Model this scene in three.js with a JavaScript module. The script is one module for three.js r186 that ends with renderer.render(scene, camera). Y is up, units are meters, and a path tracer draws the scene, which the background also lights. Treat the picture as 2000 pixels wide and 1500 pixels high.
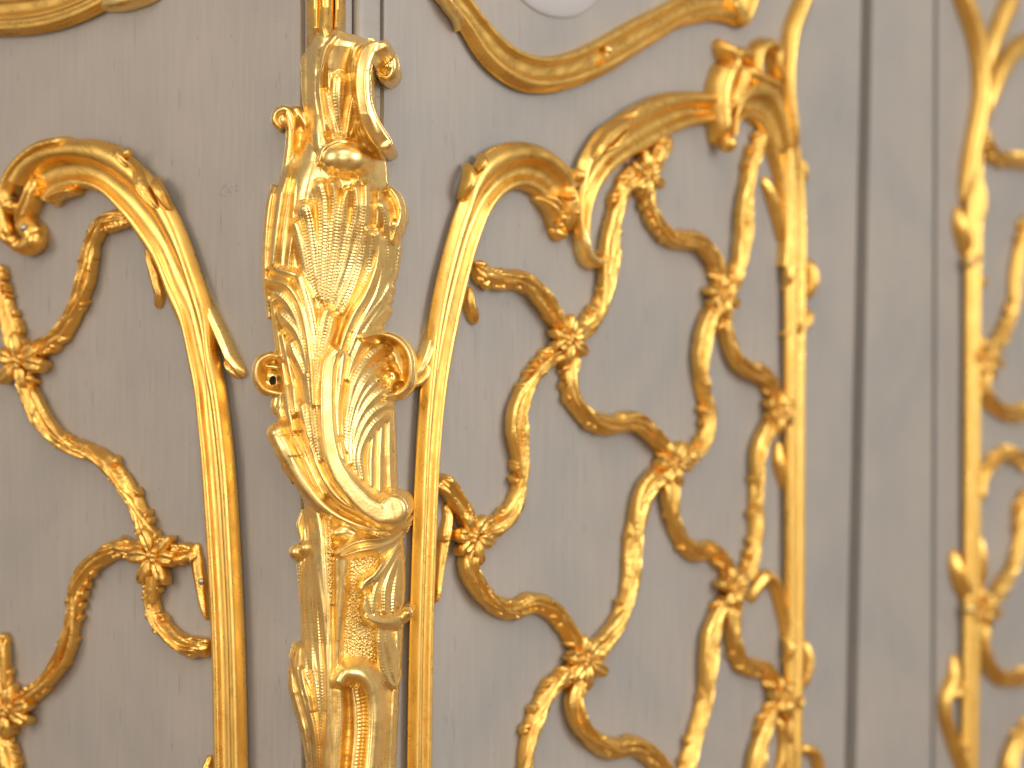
import * as THREE from 'three';
import { mergeGeometries } from 'three/addons/utils/BufferGeometryUtils.js';
import { RectAreaLightUniformsLib } from 'three/addons/lights/RectAreaLightUniformsLib.js';
import { ImprovedNoise } from 'three/addons/math/ImprovedNoise.js';

// ---------------------------------------------------------------- camera, light, exposure
const scene = new THREE.Scene();
scene.background = new THREE.Color(0x000000);
const EYE = 0.95;                                   // lens height, metres
const camera = new THREE.PerspectiveCamera(2 * Math.atan(750 / 5000) * 180 / Math.PI, 1024 / 768, 0.05, 30);
camera.position.set(0, EYE, 1);
camera.lookAt(0, EYE, 0);
camera.focus = 1.0;
camera.userData.fStop = 6.8;
scene.add(camera);
const renderer = new THREE.WebGLRenderer({ antialias: true });
renderer.toneMapping = THREE.LinearToneMapping;
renderer.toneMappingExposure = 0.53;
renderer.shadowMap.enabled = true;
RectAreaLightUniformsLib.init();
// tall windows of the room the cabinet stands in: [centre, width, height, colour, radiance, turn]
const WINDOWS = [
  [[2.58, 1.95, 1.1], 1.7, 1.8, [0.92, 0.97, 1.0], 8.6, -Math.PI / 2, 'right wall'],
  [[-2.58, 1.9, 1.5], 1.6, 1.8, [1.0, 0.9, 0.79], 6.0, Math.PI / 2, 'left wall'],
  [[0.1, 1.75, 4.62], 2.2, 2.1, [1.0, 0.97, 0.92], 4.2, Math.PI, 'wall opposite the cabinet'],
];
const CEILING_LAMP = [[0.2, 2.94, 1.7], 1.4, 1.4, [1.0, 0.95, 0.87], 4.4];

// ---------------------------------------------------------------- helpers
let seed = 12345;
const rnd = () => { seed = (seed * 1664525 + 1013904223) >>> 0; return seed / 4294967296; };
const noise = new ImprovedNoise();
const nz = (x, y = 0, z = 0) => noise.noise(x, y, z);
const K = 0.0002, F = 5000, CORNER_PX = 640;
const CX = (CORNER_PX - 1000) * K;                  // world x of the cabinet's corner
const TH = 52 * Math.PI / 180, TL = 38 * Math.PI / 180;
const V3 = (x, y, z) => new THREE.Vector3(x, y, z);
const frame = (eu, ew) => ({ eu, ev: V3(0, 1, 0), ew });
const RIGHT = frame(V3(Math.cos(TH), 0, -Math.sin(TH)), V3(Math.sin(TH), 0, Math.cos(TH)));
const LEFT = frame(V3(Math.cos(TL), 0, Math.sin(TL)), V3(-Math.sin(TL), 0, Math.cos(TL)));
const FRONT = frame(V3(1, 0, 0), V3(0, 0, 1));
const EYE0 = V3(-CX, EYE, 1);                       // lens in the cabinet's own coordinates
// where the sight line of a measured point meets the plane w = const of a face: [u, v, depth]
function at(f, x, y, w = 0) {
  const d = V3((x - 1000) / F, (750 - y) / F, -1);
  const t = (w - EYE0.dot(f.ew)) / d.dot(f.ew);
  const p = EYE0.clone().addScaledVector(d, t);
  return [p.dot(f.eu), p.y, t];
}
const put = (f, u, v, w) => [f.eu.x * u + f.ew.x * w, v, f.eu.z * u + f.ew.z * w];
function grid(rows, cols, pos, uv, closed) {
  const g = new THREE.BufferGeometry(), idx = [];
  for (let i = 0; i < rows - 1; i++) for (let j = 0; j < cols - 1; j++) {
    const a = i * cols + j, b = a + 1, c = a + cols, d = c + 1;
    idx.push(a, c, b, b, c, d);
  }
  g.setAttribute('position', new THREE.Float32BufferAttribute(pos, 3));
  g.setAttribute('uv', new THREE.Float32BufferAttribute(uv, 2));
  g.setIndex(idx);
  g.computeVertexNormals();
  return g;
}
// ---- sections of a cast stroke, s across from -1 to 1
const PROF = {
  round: (s) => Math.pow(Math.max(0, 1 - s * s), 0.55),
  soft: (s) => { const c = 1 - s * s; return c * c * (3 - 2 * c) * 0.5 + c * 0.5; },
  band: (s) => Math.pow(Math.max(0, 1 - Math.pow(Math.abs(s), 7)), 0.6),
  cove: (s) => (0.35 + 0.65 * s * s) * Math.pow(Math.max(0, 1 - Math.pow(Math.abs(s), 10)), 0.5),
  leaf: (s) => Math.pow(Math.max(0, 1 - s * s * s * s), 0.6) - 0.38 * Math.exp(-Math.pow(s / 0.16, 2)),
  reed: (s) => Math.pow(Math.max(0, 1 - Math.pow(Math.abs(s), 8)), 0.5) * (0.6 + 0.4 * Math.abs(Math.cos(1.5 * Math.PI * s))),
  lobe: (s) => Math.pow(Math.max(0, 1 - s * s), 0.55) * (1 - 0.14 * Math.exp(-Math.pow((Math.abs(s) - 0.42) / 0.14, 2))),
};
const smoothList = (a, t) => { if (typeof a === 'number') return a; const n = a.length, x = t * (n - 1), i = Math.min(n - 2, Math.floor(x)), f = x - i, p0 = a[Math.max(0, i - 1)], p1 = a[i], p2 = a[i + 1], p3 = a[Math.min(n - 1, i + 2)]; return 0.5 * (2 * p1 + (p2 - p0) * f + (2 * p0 - 5 * p1 + 4 * p2 - p3) * f * f + (3 * p1 - p0 - 3 * p2 + p3) * f * f * f); };
const lerpList = (a, t) => { if (typeof a === 'number') return a; const x = t * (a.length - 1), i = Math.min(a.length - 2, Math.floor(x)); return a[i] + (a[i + 1] - a[i]) * (x - i); };
// a stroke: flat list x, y, width (measured) along its middle; height and lift in mm
function stroke(f, flat, o = {}) {
  const { prof = 'round', h = 3, lift = 0, base = null, ds = 0.0005, cols = 13, skirt = 3, cap0 = true, cap1 = true, wob = 0, twist = 0, sag = 0, taper = 1, gap = 0.9 } = o;
  const n = flat.length / 3, pts = [], ws = [];
  for (let i = 0; i < n; i++) {
    const l = base ? 0 : (lerpList(lift, i / (n - 1)) + lerpList(h, i / (n - 1)) * 0.55) / 1000;
    const [u, v, d] = at(f, flat[3 * i], flat[3 * i + 1], l);
    pts.push(V3(u, v, 0)); ws.push(flat[3 * i + 2] * K * (base ? 1 : d));
  }
  const curve = new THREE.CatmullRomCurve3(pts, false, 'centripetal');
  const len = curve.getLength(), rows = Math.max(6, Math.ceil(len / ds) + 1);
  const P = typeof prof === 'function' ? prof : PROF[prof], pos = [], uv = [], ph = rnd() * 100, off = rnd() * 3;
  const half = (i) => ws[i] / 2;
  for (let i = 0; i < rows; i++) {
    // denser rows at both ends so that the caps are round
    let q = i / (rows - 1); q = q - Math.sin(2 * Math.PI * q) / (2 * Math.PI) * 0.55;
    const t = curve.getUtoTmapping(q), p = curve.getPoint(t), tg = curve.getTangent(t);
    const x = t * (n - 1), k = Math.min(n - 2, Math.floor(x)), fr = x - k, sm = fr * fr * (3 - 2 * fr);
    let w = ws[k] + (ws[k + 1] - ws[k]) * sm;
    const arc = q * len;
    let c = 1;
    const r0 = half(0), r1 = half(n - 1);
    if (cap0 && arc < r0) { const e = 1 - arc / r0; c = Math.sqrt(Math.max(0.0004, 1 - e * e)); }
    if (cap1 && len - arc < r1) { const e = 1 - (len - arc) / r1; c = Math.min(c, Math.sqrt(Math.max(0.0004, 1 - e * e))); }
    if (wob) w *= 1 + wob * (nz(arc * 130, ph) + 0.7 * nz(arc * 320, ph, 5));
    w *= c;
    const fade = (a, on) => { const r = Math.max(2.2 * w, 0.004) * taper, e = on && r > 0 ? Math.min(1, a / Math.min(r, len * 0.45)) : 1; return 0.25 + 0.75 * Math.sin(e * Math.PI / 2); };
    const fd = base ? 1 : Math.min(fade(arc, cap0), fade(len - arc, cap1));
    const hh = lerpList(h, t) / 1000 * Math.pow(c, 0.8) * fd, ll = lerpList(lift, t) / 1000 * (0.3 + 0.7 * fd) + (base ? 0 : gap / 1000);
    const nx = -tg.y, ny = tg.x, nl = Math.hypot(nx, ny) || 1;
    for (let j = -1; j <= cols; j++) {
      const e = j < 0 || j === cols, s = e ? (j < 0 ? -1 : 1) : Math.sin(((j / (cols - 1)) * 2 - 1) * Math.PI / 2) * 0.6 + ((j / (cols - 1)) * 2 - 1) * 0.4;
      const tuck = e && !base ? 0.68 : 1, u = p.x + nx / nl * s * tuck * w / 2, v = p.y + ny / nl * s * tuck * w / 2;
      let z = P(s) * hh;
      if (twist) z *= 1 + 0.17 * Math.sin(s * 9 + arc * twist * 0.6 + ph) * (1 - s * s * 0.5) + 0.3 * nz(arc * 110, s * 2.2, ph);
      if (sag) z -= sag / 1000 * s * s;
      const b = base ? base(u, v) : 0;
      const [X, Y, Z] = put(f, u, v, b + ll + (e ? -skirt / 1000 : z));
      pos.push(X, Y, Z);
      uv.push(arc + off, s * w / 2 + 0.5);
    }
  }
  return grid(rows, cols + 2, pos, uv);
}
// a moulding drawn between two measured edges (A stands on the face, B at height hB): section = [[share, height mm], ...]
function moulding(f, A, B, section, o = {}) {
  const { hA = 0, hB = 4, ds = 0.001, endFade = [0, 0] } = o;
  const run = (flat, w) => { const p = []; for (let i = 0; i < flat.length; i += 2) { const [u, v] = at(f, flat[i], flat[i + 1], w / 1000); p.push(V3(u, v, 0)); } return new THREE.CatmullRomCurve3(p, false, 'centripetal'); };
  const a = run(A, hA), b = run(B, hB), rows = Math.ceil(Math.max(a.getLength(), b.getLength()) / ds) + 1, pos = [], uv = [];
  const len = a.getLength();
  a.arcLengthDivisions = b.arcLengthDivisions = 600; a.updateArcLengths(); b.updateArcLengths();
  for (let i = 0; i < rows; i++) {
    const q = i / (rows - 1), p = a.getPointAt(q), r = b.getPointAt(q);
    let c = 1;
    if (endFade[0] && q < endFade[0]) c = Math.sqrt(Math.max(0.001, 1 - Math.pow(1 - q / endFade[0], 2)));
    if (endFade[1] && 1 - q < endFade[1]) c = Math.min(c, Math.sqrt(Math.max(0.001, 1 - Math.pow(1 - (1 - q) / endFade[1], 2))));
    const wav = 0.00005 * nz(q * len * 30, 3.3);
    let run = 0, last = null;
    for (const [s, h] of section) {
      const m = 0.5 + (s - 0.5) * (0.35 + 0.65 * c);
      const [X, Y, Z] = put(f, p.x + (r.x - p.x) * m, p.y + (r.y - p.y) * m, Math.max(h, -4) / 1000 * c + (h > 0.5 ? wav : 0));
      if (last) run += Math.hypot(X - last[0], Y - last[1], Z - last[2]); last = [X, Y, Z];
      pos.push(X, Y, Z); uv.push(q * len, run);
    }
  }
  const g = grid(rows, section.length, pos, uv);
  return g;
}
// smooth section through control pairs
function section(ctrl, n = 44) {
  const c = new THREE.CatmullRomCurve3(ctrl.map(([s, h]) => V3(s * 10, h, 0)), false, 'catmullrom', 0.35), out = [];
  for (let i = 0; i <= n; i++) { const p = c.getPointAt(i / n); out.push([p.x / 10, p.y]); }
  return out;
}
const bead = (f, x, y, r, rz, lift, base, ry = r) => {
  const g = new THREE.SphereGeometry(1, 18, 12);
  const [u, v, d] = at(f, x, y, base ? 0 : lift / 1000), b = base ? base(u, v) : 0, k = K * (base ? 1 : d), p = g.attributes.position, uv = g.attributes.uv;
  for (let i = 0; i < p.count; i++) {
    const q = put(f, u + p.getX(i) * r * k, v + p.getY(i) * ry * k, b + lift / 1000 + p.getZ(i) * rz / 1000);
    uv.setXY(i, uv.getX(i) * 0.01, uv.getY(i) * 0.01);
    p.setXYZ(i, ...q);
  }
  g.computeVertexNormals();
  return g;
};
const used = {};
function part(name, geos, mat, parent, label) {
  const list = [].concat(geos).map((g) => (g.index ? g : g));
  const g = list.length > 1 ? mergeGeometries(list) : list[0];
  const m = new THREE.Mesh(g, mat);
  m.name = name; m.castShadow = m.receiveShadow = true;
  if (label) m.userData.label = label;
  parent.add(m);
  return m;
}
const group = (name, parent, label) => { const g = new THREE.Group(); g.name = name; if (label) g.userData.label = label; parent.add(g); return g; };

// ---------------------------------------------------------------- textures and materials
function dataTex(n, m, fn, srgb, sx, sy) {
  const a = new Uint8Array(n * m * 4);
  for (let y = 0; y < m; y++) for (let x = 0; x < n; x++) {
    const c = fn(x, y), i = (y * n + x) * 4;
    for (let k = 0; k < 3; k++) a[i + k] = Math.max(0, Math.min(255, Math.round((Array.isArray(c) ? c[k] : c) * 255)));
    a[i + 3] = 255;
  }
  const t = new THREE.DataTexture(a, n, m, THREE.RGBAFormat);
  t.wrapS = t.wrapT = THREE.RepeatWrapping; t.magFilter = THREE.LinearFilter; t.minFilter = THREE.LinearMipmapLinearFilter; t.generateMipmaps = true;
  if (srgb) t.colorSpace = THREE.SRGBColorSpace;
  t.repeat.set(1 / sx, 1 / sy); t.needsUpdate = true;
  return t;
}
// periodic noise on an n-texel tile, f waves across
const pn = (x, y, n, f, z = 0) => { const a = 2 * Math.PI * x / n, b = 2 * Math.PI * y / n, r = f / (2 * Math.PI); return nz(Math.cos(a) * r + 7 + z, Math.sin(a) * r + Math.cos(b) * r * 1.01 + z * 2, Math.sin(b) * r + 3); };
const fbm = (x, y, n, f, z) => pn(x, y, n, f, z) + 0.5 * pn(x, y, n, f * 2.1, z + 9) + 0.25 * pn(x, y, n, f * 4.3, z + 17);
// worn, hand-burnished metal: uneven gloss
const glossTex = dataTex(256, 256, (x, y) => { const v = 0.5 + 0.2 * fbm(x, y, 256, 5, 1) + 0.06 * pn(x, y, 256, 40, 4); return [v, v, v]; }, false, 0.03, 0.03);
const castTex = dataTex(256, 256, (x, y) => 0.5 + 0.4 * fbm(x, y, 256, 14, 2), false, 0.02, 0.02);
const fineTex = dataTex(256, 256, (x, y) => 0.5 + 0.25 * fbm(x, y, 256, 10, 6) + 0.2 * pn(x, y, 256, 50, 3), false, 0.02, 0.02);
// punched ground: crowded round grains
const grains = []; { let tries = 0; while (grains.length < 130 && tries++ < 9000) { const g = [rnd() * 256, rnd() * 256]; if (grains.every((q) => { let dx = Math.abs(q[0] - g[0]), dy = Math.abs(q[1] - g[1]); dx = Math.min(dx, 256 - dx); dy = Math.min(dy, 256 - dy); return dx * dx + dy * dy > 300; })) grains.push([...g, 9 + rnd() * 3]); } }
// gilding: slightly redder and yellower patches
const giltTex = dataTex(256, 256, (x, y) => { const a = fbm(x, y, 256, 5, 8), b = pn(x, y, 256, 22, 11); const pit = Math.max(0, pn(x, y, 256, 44, 15) - 0.46) * 1.2; return [0.972 + 0.02 * a - pit * 0.3, 0.848 + 0.035 * a + 0.012 * b - pit * 0.4, 0.56 + 0.05 * a + 0.02 * b - pit * 0.3]; }, true, 0.05, 0.05);
const gilt = (o) => new THREE.MeshStandardMaterial({ color: 0xffffff, map: giltTex, metalness: 1, roughnessMap: glossTex, ...o });
const GOLD = gilt({ roughness: 0.66, bumpMap: fineTex, bumpScale: 0.000015 });
const CHASED = gilt({ roughness: 0.7, bumpMap: fineTex, bumpScale: 0.00006 });
const STIPPLED = gilt({ roughness: 0.6, bumpMap: fineTex, bumpScale: 0.00006 });
const CAST = gilt({ color: new THREE.Color().setRGB(0.92, 0.77, 0.5), roughness: 0.74, bumpMap: castTex, bumpScale: 0.00022 });
const MOULD = gilt({ color: new THREE.Color().setRGB(0.93, 0.8, 0.53), roughness: 0.66, bumpMap: fineTex, bumpScale: 0.00002 });
const STEEL = new THREE.MeshStandardMaterial({ color: 0xb8b4a8, metalness: 1, roughness: 0.35 });
// grey stained wood: brushed upright grain, specks, short scratches
const marks = []; for (let i = 0; i < 260; i++) marks.push([rnd() * 1024, rnd() * 1024, 0.8 + rnd() * 1.4, rnd() < 0.45 ? 6 + rnd() * 26 : 1.2 + rnd() * 2.4, (rnd() - 0.5) * 0.5, 0.25 + rnd() * 0.5]);
for (let i = 0; i < 40; i++) { const a = rnd() * 6.3, q = Math.sqrt(rnd()) * 20; marks.push([794 + Math.cos(a) * q * 1.3, 290 + Math.sin(a) * q * 0.6, 0.8 + rnd() * 2.2, 0.8 + rnd() * 2.6, 0, 0.25 + rnd() * 0.4]); }
const markMap = new Float32Array(1024 * 1024), scuffMap = new Float32Array(1024 * 1024);
for (const [at0, [mx, my, a, b, tilt, dark]] of marks.entries()) for (let dy = -30; dy <= 30; dy++) for (let dx = -16; dx <= 16; dx++) {
  const q = Math.pow((dx - tilt * dy * 0.3) / a, 2) + Math.pow(dy / b, 2);
  if (q < 1) { const i = ((Math.floor(my) + dy + 1024) & 1023) * 1024 + ((Math.floor(mx) + dx + 1024) & 1023); const M0 = at0 < 260 ? markMap : scuffMap; M0[i] = Math.max(M0[i], dark * (1 - q) * (0.5 + 0.5 * Math.sin(dx * 7.1 + dy * 3.3))); }
}
function woodTex(scuffed) {
  return dataTex(1024, 1024, (x, y) => {
    const streak = pn(x, y * 0.06, 1024, 120, 3) * 0.5 + pn(x, y * 0.03, 1024, 260, 8) * 0.4 + nz(x * 0.9, y * 0.012, 4) * 0.35;
    const cloud = fbm(x, y, 1024, 5, 1), grain = (nz(x * 0.61, y * 0.53, 2.2));
    const g = 1 + 0.042 * streak + 0.04 * cloud + 0.016 * grain - 0.5 * Math.max(markMap[y * 1024 + x], scuffed ? scuffMap[y * 1024 + x] : 0);
    return [0.635 * g + 0.008 * cloud, 0.612 * g, 0.588 * g - 0.008 * cloud];
  }, true, 0.24, 0.24);
}
const woodMap = woodTex(false), sideMap = woodTex(true);
const woodBump = dataTex(512, 512, (x, y) => 0.5 + 0.25 * nz(x * 0.35, y * 0.02, 1) + 0.2 * pn(x, y, 512, 30, 2), false, 0.06, 0.12);
const WOOD = new THREE.MeshStandardMaterial({ map: woodMap, bumpMap: woodBump, bumpScale: 0.00006, roughness: 0.46 });
const SIDE_WOOD = new THREE.MeshStandardMaterial({ map: sideMap, bumpMap: woodBump, bumpScale: 0.00006, roughness: 0.46 });
const RAW = new THREE.MeshStandardMaterial({ color: new THREE.Color().setRGB(0.2, 0.15, 0.11), roughness: 0.8 });
const PORCELAIN = new THREE.MeshStandardMaterial({ color: new THREE.Color().setRGB(0.5, 0.48, 0.49), roughness: 0.22 });
const PLASTER = new THREE.MeshStandardMaterial({ color: new THREE.Color().setRGB(0.72, 0.69, 0.65), roughness: 0.9 });
const PARQUET = new THREE.MeshStandardMaterial({ color: new THREE.Color().setRGB(0.3, 0.19, 0.1), roughness: 0.5 });

// ---------------------------------------------------------------- the room that the gilding mirrors
function slab(name, w, h, d, x, y, z, mat, label, category) {
  const m = new THREE.Mesh(new THREE.BoxGeometry(w, h, d), mat);
  m.name = name; m.position.set(x, y, z); m.receiveShadow = m.castShadow = true;
  m.userData = { kind: 'structure', label, category }; scene.add(m); return m;
}
slab('floor', 5.4, 0.1, 6.4, 0, -0.05, 1.6, PARQUET, 'brown wooden floor under the grey cabinet', 'floor');
slab('ceiling', 5.4, 0.1, 6.4, 0, 3.05, 1.6, PLASTER, 'pale plaster ceiling above the cabinet', 'ceiling');
slab('wall_right', 0.1, 3, 6.4, 2.65, 1.5, 1.6, PLASTER, 'cream wall to the right of the cabinet', 'wall');
slab('wall_left', 0.1, 3, 6.4, -2.65, 1.5, 1.6, PLASTER, 'cream wall to the left of the cabinet', 'wall');
slab('wall_front', 5.2, 3, 0.1, 0, 1.5, 4.7, PLASTER, 'cream wall opposite the cabinet', 'wall');
slab('wall_back', 5.2, 3, 0.1, 0, 1.5, -1.5, PLASTER, 'cream wall behind the cabinet', 'wall');
WINDOWS.forEach(([p, w, h, c, rad, turn, wall], i) => {
  const g = new THREE.Group(); g.name = i ? 'window_00' + i : 'window'; g.position.set(...p); g.rotation.y = turn;
  g.userData = { kind: 'structure', label: 'tall bright window in the ' + wall, category: 'window' };
  const pane = new THREE.Mesh(new THREE.BoxGeometry(w, h, 0.02), new THREE.MeshStandardMaterial({ color: 0xffffff, emissive: new THREE.Color().setRGB(...c), emissiveIntensity: 1.2, roughness: 0.3 }));
  pane.name = 'pane'; g.add(pane);
  for (const s of [-1, 1]) {
    const a = new THREE.Mesh(new THREE.BoxGeometry(0.07, h + 0.14, 0.05), PLASTER); a.name = 'window_frame'; a.position.set(s * (w / 2 + 0.036), 0, 0); g.add(a);
    const b = new THREE.Mesh(new THREE.BoxGeometry(w, 0.07, 0.05), PLASTER); b.name = 'window_frame'; b.position.set(0, s * (h / 2 + 0.036), 0); g.add(b);
  }
  const l = new THREE.RectAreaLight(new THREE.Color().setRGB(...c), rad, w, h); l.position.set(0, 0, 0.03); l.rotation.y = Math.PI; g.add(l);
  scene.add(g);
});
{
  const [p, w, h, c, rad] = CEILING_LAMP;
  const g = new THREE.Group(); g.name = 'ceiling_lamp'; g.position.set(...p);
  g.userData = { label: 'square glowing lamp panel under the ceiling', category: 'lamp' };
  const m = new THREE.Mesh(new THREE.BoxGeometry(w, 0.06, h), new THREE.MeshStandardMaterial({ color: 0xffffff, emissive: new THREE.Color().setRGB(...c), emissiveIntensity: 1.2 }));
  m.name = 'diffuser'; m.position.y = 0.03; g.add(m);
  const l = new THREE.RectAreaLight(new THREE.Color().setRGB(...c), rad, w, h); l.position.y = -0.01; l.rotation.x = -Math.PI / 2; g.add(l);
  scene.add(g);
}

// ---------------------------------------------------------------- the cabinet: carcass and panels
const cabinet = new THREE.Group();
cabinet.name = 'cabinet'; cabinet.position.set(CX, 0, 0);
cabinet.userData = { label: 'grey wooden cabinet corner covered in gilt rococo mounts and trellis work', category: 'cabinet' };
scene.add(cabinet);
const TOP = 1.5;
// a board on a face between two upright, slightly leaning edges; each edge = [x at the photo's top, x at its bottom] or a plain u
function board(name, f, e0, e1, w1 = 0, thick = 0.015, mat = WOOD, bevel = 0.0006, label) {
  const edge = (e, y) => { if (typeof e === 'number') return e; const a = at(f, e[0], 0), b = at(f, e[1], 1500); return a[0] + (b[0] - a[0]) * (y - a[1]) / (b[1] - a[1]); };
  const ys = [0.0, TOP], sh = new THREE.Shape();
  sh.moveTo(edge(e0, ys[0]) + bevel, ys[0]); sh.lineTo(edge(e1, ys[0]) - bevel, ys[0]); sh.lineTo(edge(e1, ys[1]) - bevel, ys[1]); sh.lineTo(edge(e0, ys[1]) + bevel, ys[1]);
  const g = new THREE.ExtrudeGeometry(sh, { depth: thick - 2 * bevel, bevelEnabled: true, bevelSize: bevel, bevelThickness: bevel, bevelSegments: 2, curveSegments: 4 });
  const p = g.attributes.position;
  for (let i = 0; i < p.count; i++) p.setXYZ(i, ...put(f, p.getX(i), Math.max(0, p.getY(i)), p.getZ(i) - thick + bevel + w1));
  g.computeVertexNormals();
  return part(name, g, mat, cabinet, label);
}
const uR = (x) => at(RIGHT, x, 750)[0], uL = (x) => at(LEFT, x, 750)[0];
board('side_panel', LEFT, -0.5, [586, 588], 0, 0.016, SIDE_WOOD, 0.0006, 'grey side panel with scuffs and scratches');
board('door_panel', RIGHT, [751, 747], [1684, 1650], 0, 0.016, WOOD, 0.0006, 'grey front panel behind the gilt trellis');
board('stile', RIGHT, [1706, 1673], [1825, 1819], 0, 0.016);
board('door_panel', RIGHT, [1833, 1827], 0.86, 0, 0.016);
board('corner_stile', RIGHT, 0.0035, [695, 693], -0.0015, 0.016);
board('corner_stile', LEFT, [591, 592], -0.0045, -0.0012, 0.012);
// rounded bead beside the corner
part('bead_moulding', stroke(RIGHT, [720, -400, 72, 720, 150, 72, 719, 700, 72, 718, 1900, 72], { prof: 'band', h: 2.4, lift: -0.6, gap: 0, cap0: false, cap1: false, ds: 0.01, cols: 21 }), WOOD, cabinet);
// carcass behind the boards, dark inside the joints
{
  const sh = new THREE.Shape(), c = (u, f, w) => { const q = put(f, u, 0, w); return [q[0], -q[2]]; };
  const a = c(-0.5, LEFT, -0.0155), o = [0, 0], b = c(0.86, RIGHT, -0.0155);
  const i = 0.0155; const inner = [(LEFT.ew.x + RIGHT.ew.x) * -i, (LEFT.ew.z + RIGHT.ew.z) * i];
  const far = [a[0] + b[0] - inner[0], a[1] + b[1] - inner[1]];
  sh.moveTo(...a); sh.lineTo(...inner); sh.lineTo(...b); sh.lineTo(...far);
  const g = new THREE.ExtrudeGeometry(sh, { depth: TOP - 0.002, bevelEnabled: false });
  g.rotateX(-Math.PI / 2); g.translate(0, 0.001, 0);
  part('carcass', g, RAW, cabinet);
  const sh2 = new THREE.Shape(); sh2.moveTo(...c(-0.52, LEFT, 0.02)); sh2.lineTo((LEFT.ew.x + RIGHT.ew.x) * 0.02, -(LEFT.ew.z + RIGHT.ew.z) * 0.02); sh2.lineTo(...c(0.88, RIGHT, 0.02)); sh2.lineTo(...far);
  const g2 = new THREE.ExtrudeGeometry(sh2, { depth: 0.03, bevelEnabled: true, bevelSize: 0.004, bevelThickness: 0.004 });
  g2.rotateX(-Math.PI / 2); g2.translate(0, TOP + 0.005, 0);
  part('top_board', g2, WOOD, cabinet);
}
for (const m of cabinet.children) {       // upright grain, measured in metres
  const uv = m.geometry.attributes.uv, p = m.geometry.attributes.position, nrm = m.geometry.attributes.normal;
  if (!uv || m.name === 'bead_moulding') continue;
  for (let i = 0; i < p.count; i++) { const a = Math.abs(nrm.getX(i)) > Math.abs(nrm.getZ(i)) ? p.getZ(i) * 1.27 + 0.1 : p.getX(i) * 1.27; uv.setXY(i, a, p.getY(i) + (m.material === SIDE_WOOD ? 0 : 0.07)); }
}

// ---------------------------------------------------------------- gilt mouldings
// raised frame of the side panel
const SEC_LEFT = section([[0.0, -1], [0.0, 3.4], [0.05, 5.2], [0.13, 6.2], [0.22, 5.6], [0.27, 4.0], [0.36, 2.8], [0.48, 2.5], [0.58, 3.4], [0.64, 5.6], [0.72, 8.0], [0.82, 8.8], [0.92, 7.6], [0.98, 5.0], [1.0, 3.0], [0.92, 1.8], [0.56, 0.9], [0.5, -1]], 60);
const sideFrame = group('side_frame', cabinet, 'gilt arched moulding framing the side panel');
part('arch_moulding', moulding(LEFT,
  [98, 398, 112, 380, 135, 371, 165, 369, 195, 378, 217, 396, 238, 423, 271, 470, 308, 534, 331, 600, 355, 656, 369, 725, 381, 798, 389, 890, 395, 980, 401, 1080, 408, 1207, 412, 1320, 415, 1500, 417, 1640],
  [22, 345, 42, 314, 76, 290, 120, 277, 165, 271, 208, 276, 243, 292, 273, 316, 303, 345, 350, 415, 396, 534, 420, 612, 430, 690, 442, 750, 453, 830, 463, 930, 471, 1060, 478, 1200, 482, 1320, 486, 1500, 488, 1640],
  SEC_LEFT, { hA: 5, hB: 2.6 }), MOULD, sideFrame);
const L = (flat, o) => stroke(LEFT, flat, { ds: 0.0008, ...o });
part('scroll_end', [
  L([130, 275, 24, 80, 288, 32, 44, 315, 36, 22, 346, 38, 12, 380, 40, 26, 404, 34, 46, 402, 20], { h: 8, lift: 1, prof: 'round', taper: 0.3 }),
  L([64, 342, 22, 66, 368, 36, 58, 396, 42, 44, 424, 44, 34, 446, 36], { h: 7, lift: 0.5, prof: 'leaf', wob: 0.2, taper: 0.4 }),
  L([-30, 372, 36, -2, 398, 46, 8, 428, 46, 14, 456, 40, 10, 480, 30], { h: 7, lift: 0, prof: 'leaf', wob: 0.15, taper: 0.4 }),
  L([28, 430, 36, 52, 444, 48, 66, 464, 52, 54, 480, 40, 30, 486, 26], { h: 8, lift: 0.5, prof: 'round', wob: 0.15, taper: 0.4 }),
  L([-22, 436, 28, 8, 458, 32, 32, 480, 30], { h: 6, prof: 'round', taper: 0.4 }),
  bead(LEFT, 72, 470, 21, 5, 5), bead(LEFT, 20, 402, 14, 4, 7), bead(LEFT, 38, 480, 14, 4, 5),
], CAST, sideFrame);
part('scroll_hook', [L([150, 372, 16, 122, 377, 24, 104, 386, 30, 97, 402, 30], { h: 7, lift: 1, taper: 0.3 })], MOULD, sideFrame);
part('screw', bead(LEFT, 47, 445, 8, 1.4, 9), STEEL, sideFrame);
part('leaf', [L([214, 284, 12, 232, 302, 18, 246, 322, 18, 252, 338, 10], { h: 3, lift: 7.2, prof: 'leaf' }), L([252, 322, 14, 268, 350, 26, 286, 380, 26, 303, 404, 16, 308, 420, 8], { h: 3.4, lift: 7.2, prof: 'leaf', wob: 0.15 }), L([290, 345, 12, 312, 380, 20, 322, 415, 12], { h: 3, lift: 7.2, prof: 'soft' })], CAST, sideFrame);
part('leaf', [L([285, 478, 14, 296, 515, 20, 304, 545, 24, 310, 575, 24, 304, 602, 22], { h: 3.5, prof: 'lobe', wob: 0.25 })], CAST, sideFrame);
part('leaf', [L([386, 545, 5, 398, 580, 12, 410, 610, 18, 430, 655, 22, 446, 690, 20, 456, 712, 24, 468, 736, 24], { h: [3, 3, 4, 5, 5], lift: [2, 2, 1.5, 1], prof: 'lobe', wob: 0.1 }), L([436, 700, 10, 450, 720, 14, 462, 738, 14], { h: 3, lift: 1.5 })], GOLD, sideFrame);
part('leaf', [L([380, 1060, 20, 383, 1090, 30, 390, 1130, 28, 397, 1175, 20, 403, 1212, 10], { h: 3.5, prof: 'lobe', wob: 0.12 })], CAST, sideFrame);
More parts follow.
